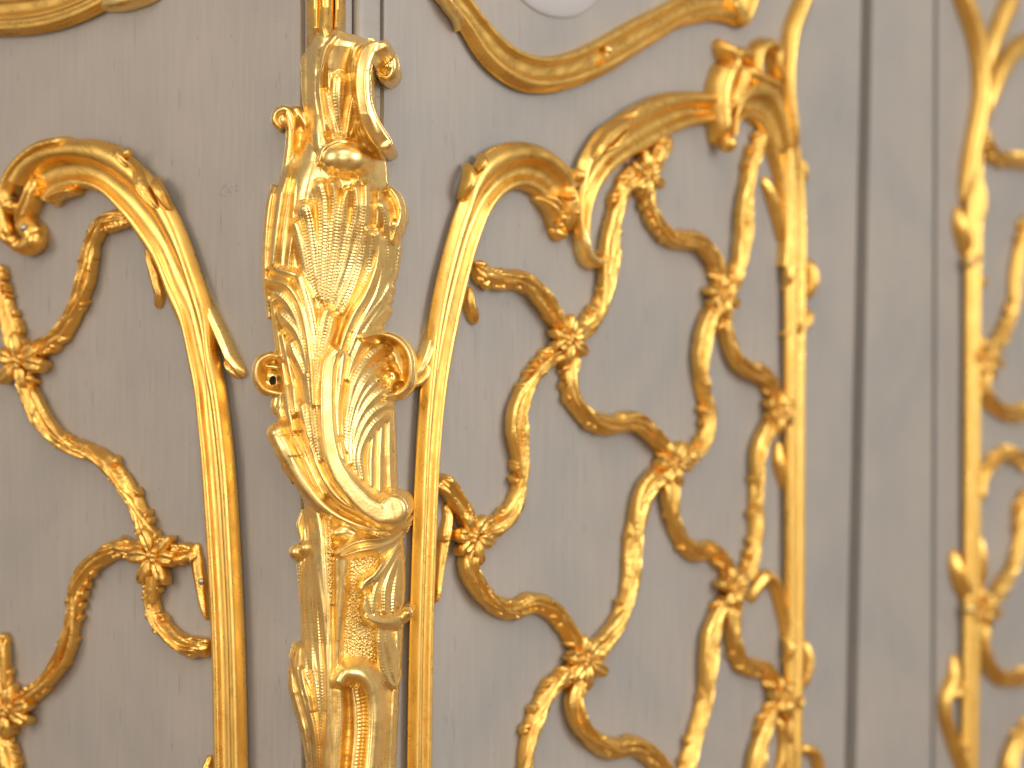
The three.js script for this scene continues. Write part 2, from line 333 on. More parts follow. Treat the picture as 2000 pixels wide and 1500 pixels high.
part('leaf', [L([408, 1475, 14, 404, 1500, 20, 400, 1560, 18], { h: 3.5, prof: 'lobe' })], CAST, sideFrame);
part('leaf_bud', [bead(LEFT, 250, 300, 9, 2.4, 8.4)], CAST, sideFrame);
part('screw', bead(LEFT, 393, 1136, 7, 1.0, 4.6), STEEL, sideFrame);
// upper frame of the side panel
const SEC_UP = section([[0, -1], [0, 2.6], [0.06, 3.6], [0.16, 3.2], [0.2, 2.4], [0.4, 2.6], [0.5, 4.0], [0.56, 5.4], [0.66, 4.4], [0.78, 5.6], [0.88, 5.0], [0.93, 3.4], [0.985, 3.2], [1, 2], [0.95, 1.2], [0.76, 0.6], [0.72, -1]]);
const sideUpper = group('upper_side_frame', cabinet, 'gilt oval moulding at the top of the side panel');
part('curved_moulding', moulding(LEFT, [-150, -20, -60, -6, 0, -8, 60, -14, 110, -26, 160, -48, 200, -75], [-160, 62, -60, 71, 0, 71, 50, 69, 100, 62, 150, 47, 205, 22, 260, -14], SEC_UP, { hA: 3.4, hB: 2 }), MOULD, sideUpper);
part('leaf', [L([185, 2, 26, 210, 6, 34, 240, 2, 40, 275, -6, 36, 310, -20, 30], { h: 6, prof: 'round' }), L([238, -4, 14, 262, 0, 16, 290, -10, 14], { h: 3, lift: 3.5, prof: 'round' })], GOLD, sideUpper);

// raised frame of the front panel
const SEC_RIGHT = section([[0.55, -1], [0.5, 0.9], [0.1, 1.8], [0.0, 3.0], [0.05, 5.2], [0.13, 7.2], [0.23, 7.8], [0.33, 6.8], [0.4, 4.4], [0.5, 2.9], [0.62, 2.8], [0.7, 3.8], [0.78, 5.6], [0.87, 6.2], [0.95, 5.2], [1.0, 3.0], [1.0, -1]], 60);
const R = (flat, o) => stroke(RIGHT, flat, { ds: 0.001, ...o });
const doorFrame = group('door_frame', cabinet, 'gilt scrolled moulding framing the front panel trellis');
part('arch_moulding', moulding(RIGHT,
  [792, 1640, 794, 1500, 798, 1260, 804, 1060, 810, 905, 818, 783, 832, 650, 846, 566, 862, 498, 880, 433, 897, 385, 918, 330, 947, 295, 980, 280, 1013, 276, 1047, 282, 1080, 300, 1107, 327, 1122, 352],
  [845, 1640, 845, 1500, 848, 1260, 854, 1060, 860, 917, 872, 783, 889, 680, 903, 612, 918, 545, 935, 483, 951, 433, 970, 400, 993, 378, 1018, 369, 1041, 374, 1060, 390, 1072, 412],
  SEC_RIGHT, { hA: 2.6, hB: 5.2 }), MOULD, doorFrame);
part('arch_moulding', moulding(RIGHT,
  [1120, 470, 1117, 420, 1118, 370, 1126, 318, 1142, 285, 1165, 253, 1197, 230, 1230, 207, 1280, 184, 1333, 177, 1392, 182],
  [1152, 470, 1153, 440, 1158, 408, 1172, 374, 1197, 340, 1220, 321, 1240, 307, 1280, 284, 1320, 262, 1352, 248, 1394, 240],
  SEC_RIGHT, { hA: 2.6, hB: 5.2 }), MOULD, doorFrame);
part('scroll_end', [R([1136, 420, 26, 1138, 465, 28, 1147, 502, 30, 1166, 513, 26, 1182, 498, 22, 1178, 487, 13], { h: 7, prof: 'round' })], GOLD, doorFrame);
part('leaf_cluster', [R([1050, 380, 20, 1076, 400, 38, 1092, 432, 44, 1098, 456, 34], { h: 8, prof: 'leaf', wob: 0.2 }), R([1112, 340, 20, 1112, 385, 40, 1116, 425, 44, 1112, 456, 34], { h: 9, prof: 'lobe', wob: 0.2 }), R([1078, 440, 20, 1090, 458, 24, 1110, 456, 20], { h: 5, prof: 'round' }), bead(RIGHT, 1122, 344, 16, 6, 4), bead(RIGHT, 1112, 384, 9, 4, 7), bead(RIGHT, 1092, 425, 10, 4, 6), bead(RIGHT, 1118, 415, 9, 4, 6), bead(RIGHT, 1090, 440, 8, 3, 7)], CAST, doorFrame);
part('leaf', [R([930, 318, 14, 922, 342, 22, 916, 368, 24, 918, 392, 16], { h: 3, lift: 6.4, prof: 'leaf', wob: 0.2 }), R([955, 300, 12, 942, 322, 16, 938, 345, 10], { h: 3, lift: 6.4, prof: 'leaf' })], CAST, doorFrame);
part('leaf', [R([1245, 228, 12, 1222, 242, 20, 1196, 262, 24, 1170, 290, 20, 1158, 322, 12], { h: 3.4, lift: 6.4, prof: 'leaf', wob: 0.25 }), R([1232, 250, 10, 1210, 272, 14, 1190, 300, 12], { h: 3, lift: 6.4, prof: 'round' }), R([1280, 200, 10, 1250, 212, 16, 1225, 232, 10], { h: 3, lift: 6.4, prof: 'leaf' })], CAST, doorFrame);
part('leaf', [R([876, 545, 5, 866, 580, 12, 857, 615, 18, 846, 650, 22, 834, 690, 22, 822, 722, 22, 816, 746, 20], { h: [3, 3, 4, 5], lift: [2, 2, 1.5, 1], prof: 'lobe', wob: 0.12 }), R([836, 700, 10, 826, 738, 14, 815, 756, 14], { h: 4, lift: 1.5 })], GOLD, doorFrame);
part('leaf', [R([922, 560, 16, 918, 590, 24, 926, 615, 30, 938, 628, 22], { h: 4, prof: 'lobe' })], CAST, doorFrame);
part('leaf', [R([872, 985, 16, 878, 1005, 26, 872, 1040, 30, 864, 1080, 24, 856, 1130, 16, 850, 1180, 8], { h: 3.6, prof: 'lobe' }), bead(RIGHT, 869, 1053, 7, 2.4, 4)], CAST, doorFrame);
// crest where the arch meets the right upright
part('crest', [
  R([1412, 76, 34, 1420, 100, 30, 1428, 122, 34, 1416, 150, 52, 1408, 185, 56, 1408, 220, 52, 1410, 255, 46, 1412, 284, 44], { h: 10, prof: 'round', wob: 0.1, taper: 0.4 }),
  R([1424, 108, 22, 1446, 104, 30, 1462, 112, 28, 1468, 128, 20], { h: 8, taper: 0.4 }), R([1480, 165, 26, 1474, 128, 28, 1480, 100, 30, 1498, 86, 30, 1512, 96, 26, 1514, 125, 20, 1522, 160, 18], { h: 8, taper: 0.3 }),
  R([1450, 118, 30, 1444, 150, 36, 1430, 185, 32, 1418, 215, 24], { h: 10, prof: 'leaf', taper: 0.4 }), R([1456, 130, 26, 1470, 148, 30, 1496, 158, 30, 1520, 170, 26], { h: 7, taper: 0.3 }),
  R([1400, 205, 30, 1412, 216, 36, 1422, 210, 26], { h: 10, taper: 0.3 }), bead(RIGHT, 1420, 280, 18, 5, 7),
], CAST, doorFrame);
part('curved_moulding', moulding(RIGHT, [1420, 265, 1425, 215, 1440, 180, 1465, 156, 1490, 152, 1515, 180, 1530, 230, 1540, 290, 1546, 360, 1548, 450, 1545, 520], [1440, 262, 1443, 244, 1451, 234, 1464, 230, 1480, 240, 1500, 268, 1515, 310, 1526, 350, 1534, 417, 1536, 460, 1532, 520].map((v, i) => v), SEC_RIGHT.map(([s, h]) => [s, h * 0.9]), { hA: 2.4, hB: 4.8 }), MOULD, doorFrame);
part('upright_moulding', moulding(RIGHT,
  [1524, 300, 1528, 420, 1529, 520, 1530, 660, 1531, 900, 1532, 1200, 1527, 1500, 1525, 1640],
  [1556, 240, 1572, 340, 1577, 430, 1576, 560, 1574, 700, 1573, 900, 1572, 1200, 1566, 1500, 1562, 1640],
  SEC_RIGHT, { hA: 2.6, hB: 5.2 }), MOULD, doorFrame);
part('stem', [R([1590, -60, 30, 1572, 0, 34, 1550, 60, 34, 1541, 120, 30, 1540, 180, 28, 1546, 240, 30, 1556, 310, 26], { h: 7, prof: 'round' })], CAST, doorFrame);
for (const [list, o] of [
  [[1562, 300, 26, 1566, 330, 24, 1568, 370, 16], { h: 6 }], [[1497, 345, 24, 1508, 380, 24, 1520, 420, 22, 1530, 470, 16], { h: 5 }],
  [[1588, 505, 26, 1588, 540, 26, 1582, 585, 18], { h: 6 }], [[1544, 500, 22, 1544, 535, 22, 1544, 570, 12], { h: 3, lift: 4 }],
  [[1556, 605, 16, 1560, 630, 20, 1562, 660, 22], { h: 4, lift: 3 }], [[1584, 598, 14, 1578, 625, 18, 1568, 650, 14], { h: 5, lift: 2 }], [[1538, 655, 10, 1552, 640, 12, 1566, 625, 12], { h: 3, lift: 4 }],
  [[1524, 860, 18, 1522, 900, 26, 1532, 940, 20, 1540, 960, 10], { h: 4 }],
  [[1472, 1178, 22, 1480, 1150, 26, 1496, 1128, 28, 1514, 1140, 24, 1524, 1172, 22, 1534, 1215, 20, 1538, 1260, 14], { h: 5 }],
  [[1578, 1250, 20, 1580, 1290, 20, 1574, 1345, 14], { h: 5 }], [[1544, 1240, 16, 1544, 1270, 16, 1544, 1300, 10], { h: 3, lift: 4 }],
  [[1554, 1360, 18, 1558, 1380, 18, 1570, 1350, 12], { h: 4, lift: 3 }], [[1572, 1462, 18, 1592, 1470, 20, 1600, 1500, 20, 1598, 1560, 18], { h: 5 }],
  [[1522, 1400, 14, 1530, 1450, 18, 1520, 1520, 18], { h: 4 }], [[1548, 1385, 12, 1540, 1430, 14, 1548, 1480, 14, 1544, 1540, 14], { h: 4, lift: 3 }],
]) part('leaf', R(list.map((v, i) => (i % 3 === 2 ? v * 1.15 : v)), { prof: 'lobe', wob: 0.12, ...o }), CAST, doorFrame);
// upper frame of the front panel
const doorUpper = group('upper_door_frame', cabinet, 'gilt curved moulding below the white oval plaque');
part('curved_moulding', moulding(RIGHT,
  [770, -140, 800, -70, 847, -4, 890, 46, 930, 112, 967, 150, 1013, 177, 1063, 183, 1113, 174, 1180, 147, 1267, 92, 1327, 56, 1387, 42, 1420, 46, 1447, 56],
  [860, -140, 890, -60, 930, 5, 967, 53, 1013, 93, 1057, 108, 1113, 102, 1180, 72, 1240, 38, 1300, 8, 1340, -12, 1390, -28, 1450, -30].map((v) => v),
  section([[0.3, -1], [0.26, 0.6], [0.05, 1.3], [0, 2.2], [0.08, 4], [0.2, 5.6], [0.3, 5.6], [0.36, 4.2], [0.46, 2.8], [0.62, 2.6], [0.74, 3.2], [0.8, 4.4], [0.9, 4.8], [0.98, 3.6], [1, 0], [1, -1]]), { hA: 2.2, hB: 4 }), MOULD, doorUpper);
part('mitred_end', moulding(RIGHT, [1440, 54, 1452, 52, 1478, -10, 1500, -70, 1520, -140], [1436, 8, 1440, 0, 1452, -40, 1466, -80, 1480, -140], SEC_RIGHT, { hA: 2.6, hB: 5.2 }), MOULD, doorUpper);
part('leaf', R([858, -30, 16, 880, 12, 20, 900, 40, 16, 908, 60, 8], { h: 3, lift: 4, prof: 'lobe' }), GOLD, doorUpper);
part('mitred_end', R([1426, -6, 30, 1436, 20, 30, 1446, 40, 26, 1450, 50, 18], { h: 6.5, prof: 'band', taper: 0.2 }), MOULD, doorUpper);
part('stud', bead(RIGHT, 1187, 98, 9, 2, 5), GOLD, doorUpper);
{
  const [u, v] = at(RIGHT, 1080, -80), p = [];
  for (let i = 0; i <= 20; i++) { const a = i / 20; p.push(new THREE.Vector2(0.0001 + 0.0385 * Math.sin(a * Math.PI / 2) , 0.0002 + 0.0035 * Math.cos(a * Math.PI / 2))); }
  const g = new THREE.LatheGeometry(p, 64), q = g.attributes.position;
  for (let i = 0; i < q.count; i++) q.setXYZ(i, ...put(RIGHT, u + q.getX(i), v + q.getZ(i) * 0.66, q.getY(i)));
  g.computeVertexNormals();
  part('oval_plaque', g, PORCELAIN, cabinet, 'white glazed oval plaque');
}

// ---------------------------------------------------------------- trellis of gilt vines
function vineGeos(f, pts, w, o = {}) {
  const flat = []; const n = pts.length / 2;
  for (let i = 0; i < n; i++) flat.push(pts[2 * i], pts[2 * i + 1], 1.06 * lerpList(w, i / (n - 1)));
  const h = o.h ?? 5.4, geos = [stroke(f, flat, { prof: 'round', h, wob: 0.12, twist: 260, ds: 0.0009, cols: 17, skirt: 1, taper: 0 })];
  const curve = new THREE.CatmullRomCurve3(Array.from({ length: n }, (_, i) => V3(pts[2 * i], pts[2 * i + 1], 0)), false, 'centripetal');
  const len = curve.getLength();
  // a second strand that winds over the first
  const st = [], m = Math.max(4, Math.round(len / 22)), ph = rnd() * 6;
  for (let i = 0; i <= m; i++) { const q = 0.04 + 0.92 * i / m, p = curve.getPointAt(q), t = curve.getTangentAt(q), a = Math.sin(q * len / 58 + ph) * flat[2] * 0.27; st.push(p.x - t.y * a, p.y + t.x * a, flat[2] * (0.3 + 0.14 * rnd())); }
  geos.push(stroke(f, st, { prof: 'lobe', h: h * 0.4, lift: h * 0.66, wob: 0.2, twist: 200, ds: 0.0009, cols: 9 }));
  // leaflets along the edges, thickest near the knots
  const cnt = Math.round(len / 8.5);
  for (let i = 0; i < cnt; i++) {
    const q = (i + rnd()) / cnt, e = Math.min(q, 1 - q) * len, p = curve.getPointAt(q), t = curve.getTangentAt(q);
    if (e > 75 && rnd() < 0.55) continue;
    const toEnd = q > 0.5 ? -1 : 1, side = rnd() < 0.5 ? -1 : 1, a = side * (0.26 + rnd() * 0.4), dx = toEnd * t.x, dy = toEnd * t.y;
    const ex = dx * Math.cos(a) - dy * Math.sin(a), ey = dx * Math.sin(a) + dy * Math.cos(a), l = (9 + rnd() * 10) * (e < 48 ? 1.3 : 1), lw = e < 48 ? 1.4 : 1, W = flat[2] * 0.3;
    const sx = p.x + (-t.y * side * toEnd) * W * (f === RIGHT ? 0.7 : 1.05), sy = p.y + (t.x * side * toEnd) * W * 1.05;
    geos.push(stroke(f, [sx - ex * l * 0.6, sy - ey * l * 0.6, 5, sx, sy, (9 + rnd() * 5) * lw, sx + ex * l * 0.7, sy + ey * l * 0.7, (8 + rnd() * 3) * lw], { prof: rnd() < 0.5 ? 'leaf' : 'soft', h: h * 0.42, lift: [h * 0.5, h * 0.55, h * 0.2], ds: 0.0008, cols: 7, skirt: 2.5 }));
  }
  return geos;
}
function flowerGeos(f, x, y, r0, turn = 0, squash = 1) {
  const r = r0 * (1.0 + 0.12 * rnd());
  const g = [], n = 6;
  g.push(bead(f, x, y, r * 0.62, 3.4, 2.2, null, r * 0.72));
  for (let i = 0; i < n; i++) {
    const a = turn + i * 2 * Math.PI / n + (rnd() - 0.5) * 0.3, c = Math.cos(a) * squash, s = Math.sin(a), l = r * (0.9 + 0.25 * rnd());
    g.push(stroke(f, [x + c * r * 0.12, y + s * r * 0.12, r * 0.24, x + c * l * 0.5, y + s * l * 0.5, r * 0.66, x + c * l * 0.85, y + s * l * 0.85, r * 0.58, x + c * l, y + s * l, r * 0.26], { prof: 'leaf', h: 3, taper: 0, lift: [3.4, 4.4, 4.0, 2.4], ds: 0.0007, cols: 11, skirt: 3.5 }));
  }
  for (let i = 0; i < 4; i++) { const a = turn + i * 1.6, e = i ? r * 0.17 : 0; g.push(bead(f, x + Math.cos(a) * e, y + Math.sin(a) * e, r * 0.15, 1.6, 7.4)); }
  return g;
}
function trellis(name, label, f, vines, flowers, mat = CAST) {
  const t = group(name, cabinet, label);
  for (const [p, w, o] of vines) part('vine', vineGeos(f, p, w, o), mat, t);
  for (const [x, y, r, a, q] of flowers) part('flower', flowerGeos(f, x, y, r, a, q), mat, t);
  return t;
}
const sideTrellis = trellis('side_trellis', 'gilt trellis of twisting vines on the side panel', LEFT, [
  [[248, 424, 222, 428, 198, 440, 180, 470, 170, 510, 164, 550, 150, 595, 128, 638, 98, 668, 60, 690], [34, 38, 36, 40, 40]],
  [[-18, 520, -6, 560, 8, 600, 20, 640, 32, 690], [44, 44, 50]],
  [[42, 730, 60, 775, 76, 815, 104, 850, 140, 872, 180, 886, 215, 910, 242, 945, 264, 985, 282, 1030, 296, 1070], [40, 42, 36, 36, 40, 44]],
  [[290, 1078, 262, 1074, 232, 1070, 200, 1086, 168, 1114, 152, 1150, 143, 1200, 134, 1245, 116, 1290, 80, 1340, 30, 1378], [38, 34, 40, 36, 34, 40]],
  [[308, 1082, 338, 1084, 366, 1078, 376, 1076], [40, 36, 40]],
  [[302, 1095, 298, 1140, 296, 1175, 305, 1208, 328, 1236, 358, 1258, 385, 1264, 408, 1266], [36, 34, 38, 40]],
  [[-8, 1240, 0, 1290, 8, 1335, 14, 1370], [40, 40, 48]],
  [[10, 1395, 8, 1440, 18, 1490, 30, 1550], [44, 52, 50]],
  [[-14, 700, -60, 680, -110, 690, -150, 740, -165, 800, -190, 850], [38, 36]],
  [[-14, 1390, -70, 1370, -120, 1390, -160, 1440, -180, 1500], [38, 36]],
], [[36, 706, 48, 0.3, 0.95], [300, 1086, 48, 0.1, 0.95], [14, 1388, 48, 0.6, 0.95]]);
part('screw', bead(LEFT, 385, 1272, 6, 1.0, 4.6), STEEL, sideTrellis);
trellis('door_trellis', 'gilt trellis of twisting vines on the front panel', RIGHT, [
  [[930, 520, 950, 540, 985, 546, 1020, 548, 1055, 572, 1082, 612, 1105, 655], [40, 40, 40, 44]],
  [[1125, 660, 1152, 632, 1178, 585, 1192, 530, 1198, 470, 1204, 410, 1220, 366, 1250, 332], [44, 40, 32, 34, 44, 34]],
  [[1105, 680, 1066, 706, 1040, 738, 1020, 783, 1014, 820, 1016, 867, 1017, 917, 1012, 960, 996, 1000, 968, 1030, 935, 1045], [44, 36, 30, 30, 32, 34]],
  [[1118, 690, 1112, 740, 1116, 772, 1134, 800, 1160, 822, 1195, 830, 1225, 824, 1252, 826, 1278, 850, 1300, 880, 1316, 902], [38, 34, 40, 40, 38, 42]],
  [[860, 936, 878, 952, 896, 978, 912, 1010, 924, 1040], [36, 44]],
  [[920, 1060, 916, 1100, 936, 1146, 966, 1178, 1004, 1190, 1040, 1178, 1070, 1184, 1098, 1212, 1122, 1250, 1140, 1286], [38, 36, 42, 40, 42]],
  [[1156, 1284, 1180, 1256, 1208, 1212, 1228, 1160, 1234, 1100, 1240, 1040, 1254, 985, 1278, 940, 1310, 912], [42, 36, 40, 46, 48, 40]],
  [[1138, 1296, 1108, 1318, 1080, 1342, 1056, 1380, 1038, 1420, 1030, 1460, 1028, 1520, 1030, 1600], [42, 38, 32, 30]],
  [[1140, 1310, 1126, 1360, 1132, 1405, 1158, 1442, 1200, 1462, 1240, 1456, 1272, 1474, 1305, 1510, 1330, 1560], [38, 36, 42, 40, 42]],
  [[1322, 900, 1352, 890, 1374, 862, 1382, 827, 1378, 783, 1370, 750, 1368, 710, 1376, 667, 1390, 620, 1412, 585], [36, 34, 30, 28, 28, 32]],
  [[1316, 918, 1312, 965, 1315, 1012, 1334, 1056, 1362, 1078, 1390, 1074, 1412, 1094, 1428, 1122, 1436, 1145], [38, 34, 38, 36, 38]],
  [[1262, 350, 1264, 390, 1284, 435, 1312, 464, 1345, 468, 1370, 474, 1392, 500, 1406, 535, 1416, 570], [36, 34, 40, 36, 38]],
  [[1418, 565, 1440, 530, 1452, 485, 1457, 450, 1456, 400, 1464, 335, 1478, 290, 1490, 258], [34, 28, 32, 36, 28]],
  [[1416, 590, 1416, 637, 1428, 677, 1446, 708, 1470, 724, 1492, 732, 1512, 760, 1526, 800], [36, 32, 38, 36]],
  [[1522, 808, 1500, 845, 1484, 883, 1478, 930, 1476, 975, 1476, 1020, 1473, 1070, 1462, 1115, 1440, 1146], [34, 28, 26, 28, 32]],
  [[1436, 1155, 1410, 1185, 1394, 1232, 1388, 1280, 1382, 1325, 1376, 1375, 1362, 1420, 1348, 1470, 1332, 1530, 1320, 1590], [36, 38, 40, 34, 32]],
  [[1436, 1165, 1432, 1212, 1434, 1258, 1448, 1292, 1474, 1304, 1498, 1310, 1516, 1336, 1530, 1365], [36, 34, 36, 36]],
  [[1525, 1370, 1500, 1405, 1486, 1450, 1480, 1500, 1478, 1580], [38, 40, 38]],
  [[1266, 335, 1284, 308, 1300, 285, 1308, 268], [40, 34]],
], [[926, 1048, 46, 0.2, 0.75], [1114, 664, 44, 0.5, 0.75], [1146, 1290, 46, 0.3, 0.75], [1318, 906, 42, 0.1, 0.72], [1416, 576, 40, 0.4, 0.7], [1436, 1150, 40, 0.2, 0.7], [1526, 805, 38, 0.6, 0.7], [1266, 342, 42, 0.4, 0.72], [1535, 1362, 36, 0.2, 0.7]]);

// frame and trellis of the second door, far right
const farFrame = group('second_door_frame', cabinet, 'blurred gilt frame of the second front panel');
part('upright_moulding', moulding(RIGHT, [1890, 300, 1886, 400, 1883, 600, 1882, 900, 1880, 1200, 1876, 1500, 1874, 1640], [1920, 260, 1921, 400, 1916, 600, 1916, 900, 1916, 1200, 1912, 1500, 1910, 1640], SEC_RIGHT, { hA: 2.6, hB: 5.2 }), MOULD, farFrame);
for (const [list, h] of [
  [[1860, -80, 36, 1888, 0, 38, 1908, 60, 38, 1920, 130, 36, 1920, 200, 34, 1908, 270, 34, 1896, 330, 30, 1892, 400, 26], 8],
  [[1996, -60, 34, 1978, 0, 36, 1956, 50, 34, 1934, 110, 30, 1926, 170, 22], 7], [[2040, 70, 30, 1992, 94, 32, 1962, 132, 32, 1940, 182, 30, 1926, 240, 20], 7],
]) part('stem', R(list.map((v, i) => (i % 3 === 2 ? v * 1.3 : v)), { h, prof: 'round' }), CAST, farFrame);
for (const [list, h] of [
  [[1880, 402, 26, 1880, 440, 32, 1888, 478, 24, 1898, 500, 14], 7], [[1914, 330, 18, 1918, 400, 22, 1914, 450, 18], 5], [[1886, 490, 18, 1900, 505, 20, 1920, 498, 16], 6], [[1908, 545, 16, 1920, 552, 16, 1926, 540, 12], 5],
  [[1872, 1072, 24, 1872, 1110, 28, 1886, 1150, 26, 1908, 1176, 18], 7], [[1916, 1040, 18, 1918, 1090, 20, 1922, 1150, 18], 5],
  [[1872, 1278, 24, 1866, 1320, 24, 1848, 1362, 22, 1850, 1405, 22, 1866, 1450, 24, 1884, 1510, 22, 1890, 1580, 20], 6], [[1886, 1330, 18, 1874, 1350, 20, 1858, 1362, 14], 6], [[1872, 1448, 20, 1880, 1458, 18, 1888, 1470, 12], 6],
]) part('leaf', R(list.map((v, i) => (i % 3 === 2 ? v * 1.3 : v)), { h, prof: 'lobe', wob: 0.12 }), CAST, farFrame);
part('knob', bead(RIGHT, 1891, 1190, 12, 4, 6), GOLD, farFrame);
part('knob', bead(RIGHT, 1893, 512, 11, 4, 6), GOLD, farFrame);
trellis('second_door_trellis', 'blurred gilt vine trellis on the second front panel', RIGHT, [
  [[1922, 262, 1934, 292, 1955, 308, 1985, 314, 2030, 312], [26, 30]],
  [[2012, 420, 1996, 470, 1984, 530, 1978, 600, 1960, 655, 1934, 694], [28, 26, 32]],
  [[1932, 705, 1922, 745, 1932, 780, 1955, 800, 1985, 806, 2030, 798], [30, 30]],
  [[1912, 975, 1922, 930, 1942, 900, 1965, 886, 1990, 890, 2010, 910], [26, 30]],
  [[2010, 960, 1996, 1000, 1990, 1060, 1975, 1115, 1950, 1160, 1930, 1188], [28, 32]],
  [[1926, 1200, 1920, 1250, 1930, 1295, 1955, 1322, 1985, 1324, 2030, 1315], [30, 30]],
  [[2030, 1400, 1996, 1440, 1976, 1490, 1968, 1560], [34, 34]],
], [[1930, 700, 36, 0.2, 0.7], [1926, 1188, 36, 0.3, 0.7]]);

// ---------------------------------------------------------------- corner mount
const EDGE = [[-200, 597, 672], [60, 598, 690], [90, 604, 742], [150, 604, 724], [230, 604, 728], [270, 590, 742], [320, 568, 752], [350, 546, 754], [380, 527, 770], [405, 522, 782], [440, 518, 779], [480, 516, 765], [520, 516, 758], [560, 518, 756], [600, 528, 752], [650, 539, 744], [700, 547, 744], [750, 551, 764], [800, 543, 766], [850, 549, 767], [890, 572, 768], [950, 588, 770], [1010, 596, 778], [1080, 592, 782], [1160, 590, 780], [1250, 588, 776], [1300, 568, 774], [1350, 568, 772], [1400, 582, 770], [1450, 595, 767], [1500, 603, 765], [1700, 612, 760]];
const edgeAt = (y) => { let i = 0; while (i < EDGE.length - 2 && EDGE[i + 1][0] < y) i++; const a = EDGE[i], b = EDGE[i + 1], t = Math.max(0, Math.min(1, (y - a[0]) / (b[0] - a[0]))); return [a[1] + (b[1] - a[1]) * t, a[2] + (b[2] - a[2]) * t]; };
const zFront = (y) => 0.003 + 0.010 * Math.min(1, Math.max(0, (y - 20) / 80)) + 0.004 * Math.exp(-Math.pow((y - 960) / 220, 2));
// body of the mount: bulging forward over the corner, falling back to both faces (u, v in metres on the upright plane through the corner)
function body(u, v) {
  const x = CORNER_PX + u / K, y = 750 - (v - EYE) / K, [xl, xr] = edgeAt(y), xc = xl + 0.42 * (xr - xl), zf = zFront(y);
  if (x < xc) { const s = Math.min(1.06, (xc - x) / (xc - xl)); return zf - (zf + 0.006) * Math.pow(s, 2.1); }
  const s = Math.min(1.06, (x - xc) / (xr - xc)); return zf - (zf + 0.011) * Math.pow(s, 2.1);
}
const mount = group('corner_mount', cabinet, 'tall gilt acanthus and scroll mount on the cabinet corner');
// The mount is one casting: every leaf, rib and scroll is a ridge laid into a common relief (1 cell = 0.2 mm),
// which is then cut into its parts along the creases and closed back to the cabinet's faces.
const GX = 484, GY = 70, GW = 336, GH = 1560, HH = new Float32Array(GW * GH).fill(-9), ID = new Int16Array(GW * GH).fill(-1), FINE = new Float32Array(GW * GH), PARTS = [];
const uvOf = (x, y) => [(x - CORNER_PX) * K, EYE + (750 - y) * K];
function lay(x, y, z, id, fine = 0, k = 0.0012) {
  const i = (y - GY) * GW + (x - GX), o = HH[i];
  if (o < -8) { HH[i] = z; ID[i] = id; FINE[i] = fine; return; }
  if (z > o) { ID[i] = id; FINE[i] = fine; }
  const d = Math.max(0, k - Math.abs(z - o)) / k;
  HH[i] = Math.max(z, o) + d * d * k * 0.25;
}
const inGrid = (x, y) => x >= GX && x < GX + GW && y >= GY && y < GY + GH;
const grainAt = (x, y) => { const tx = ((x * 4.1) % 256 + 256) % 256, ty = ((y * 4.1) % 256 + 256) % 256; let b = 0; for (const [gx, gy, r] of grains) { let dx = Math.abs(gx - tx), dy = Math.abs(gy - ty); dx = Math.min(dx, 256 - dx); dy = Math.min(dy, 256 - dy); const d = (dx * dx + dy * dy) / (r * r); if (d < 1) b = Math.max(b, Math.sqrt(1 - d)); } return b; };
const near = new Float32Array(GW * GH), who = new Int16Array(GW * GH);
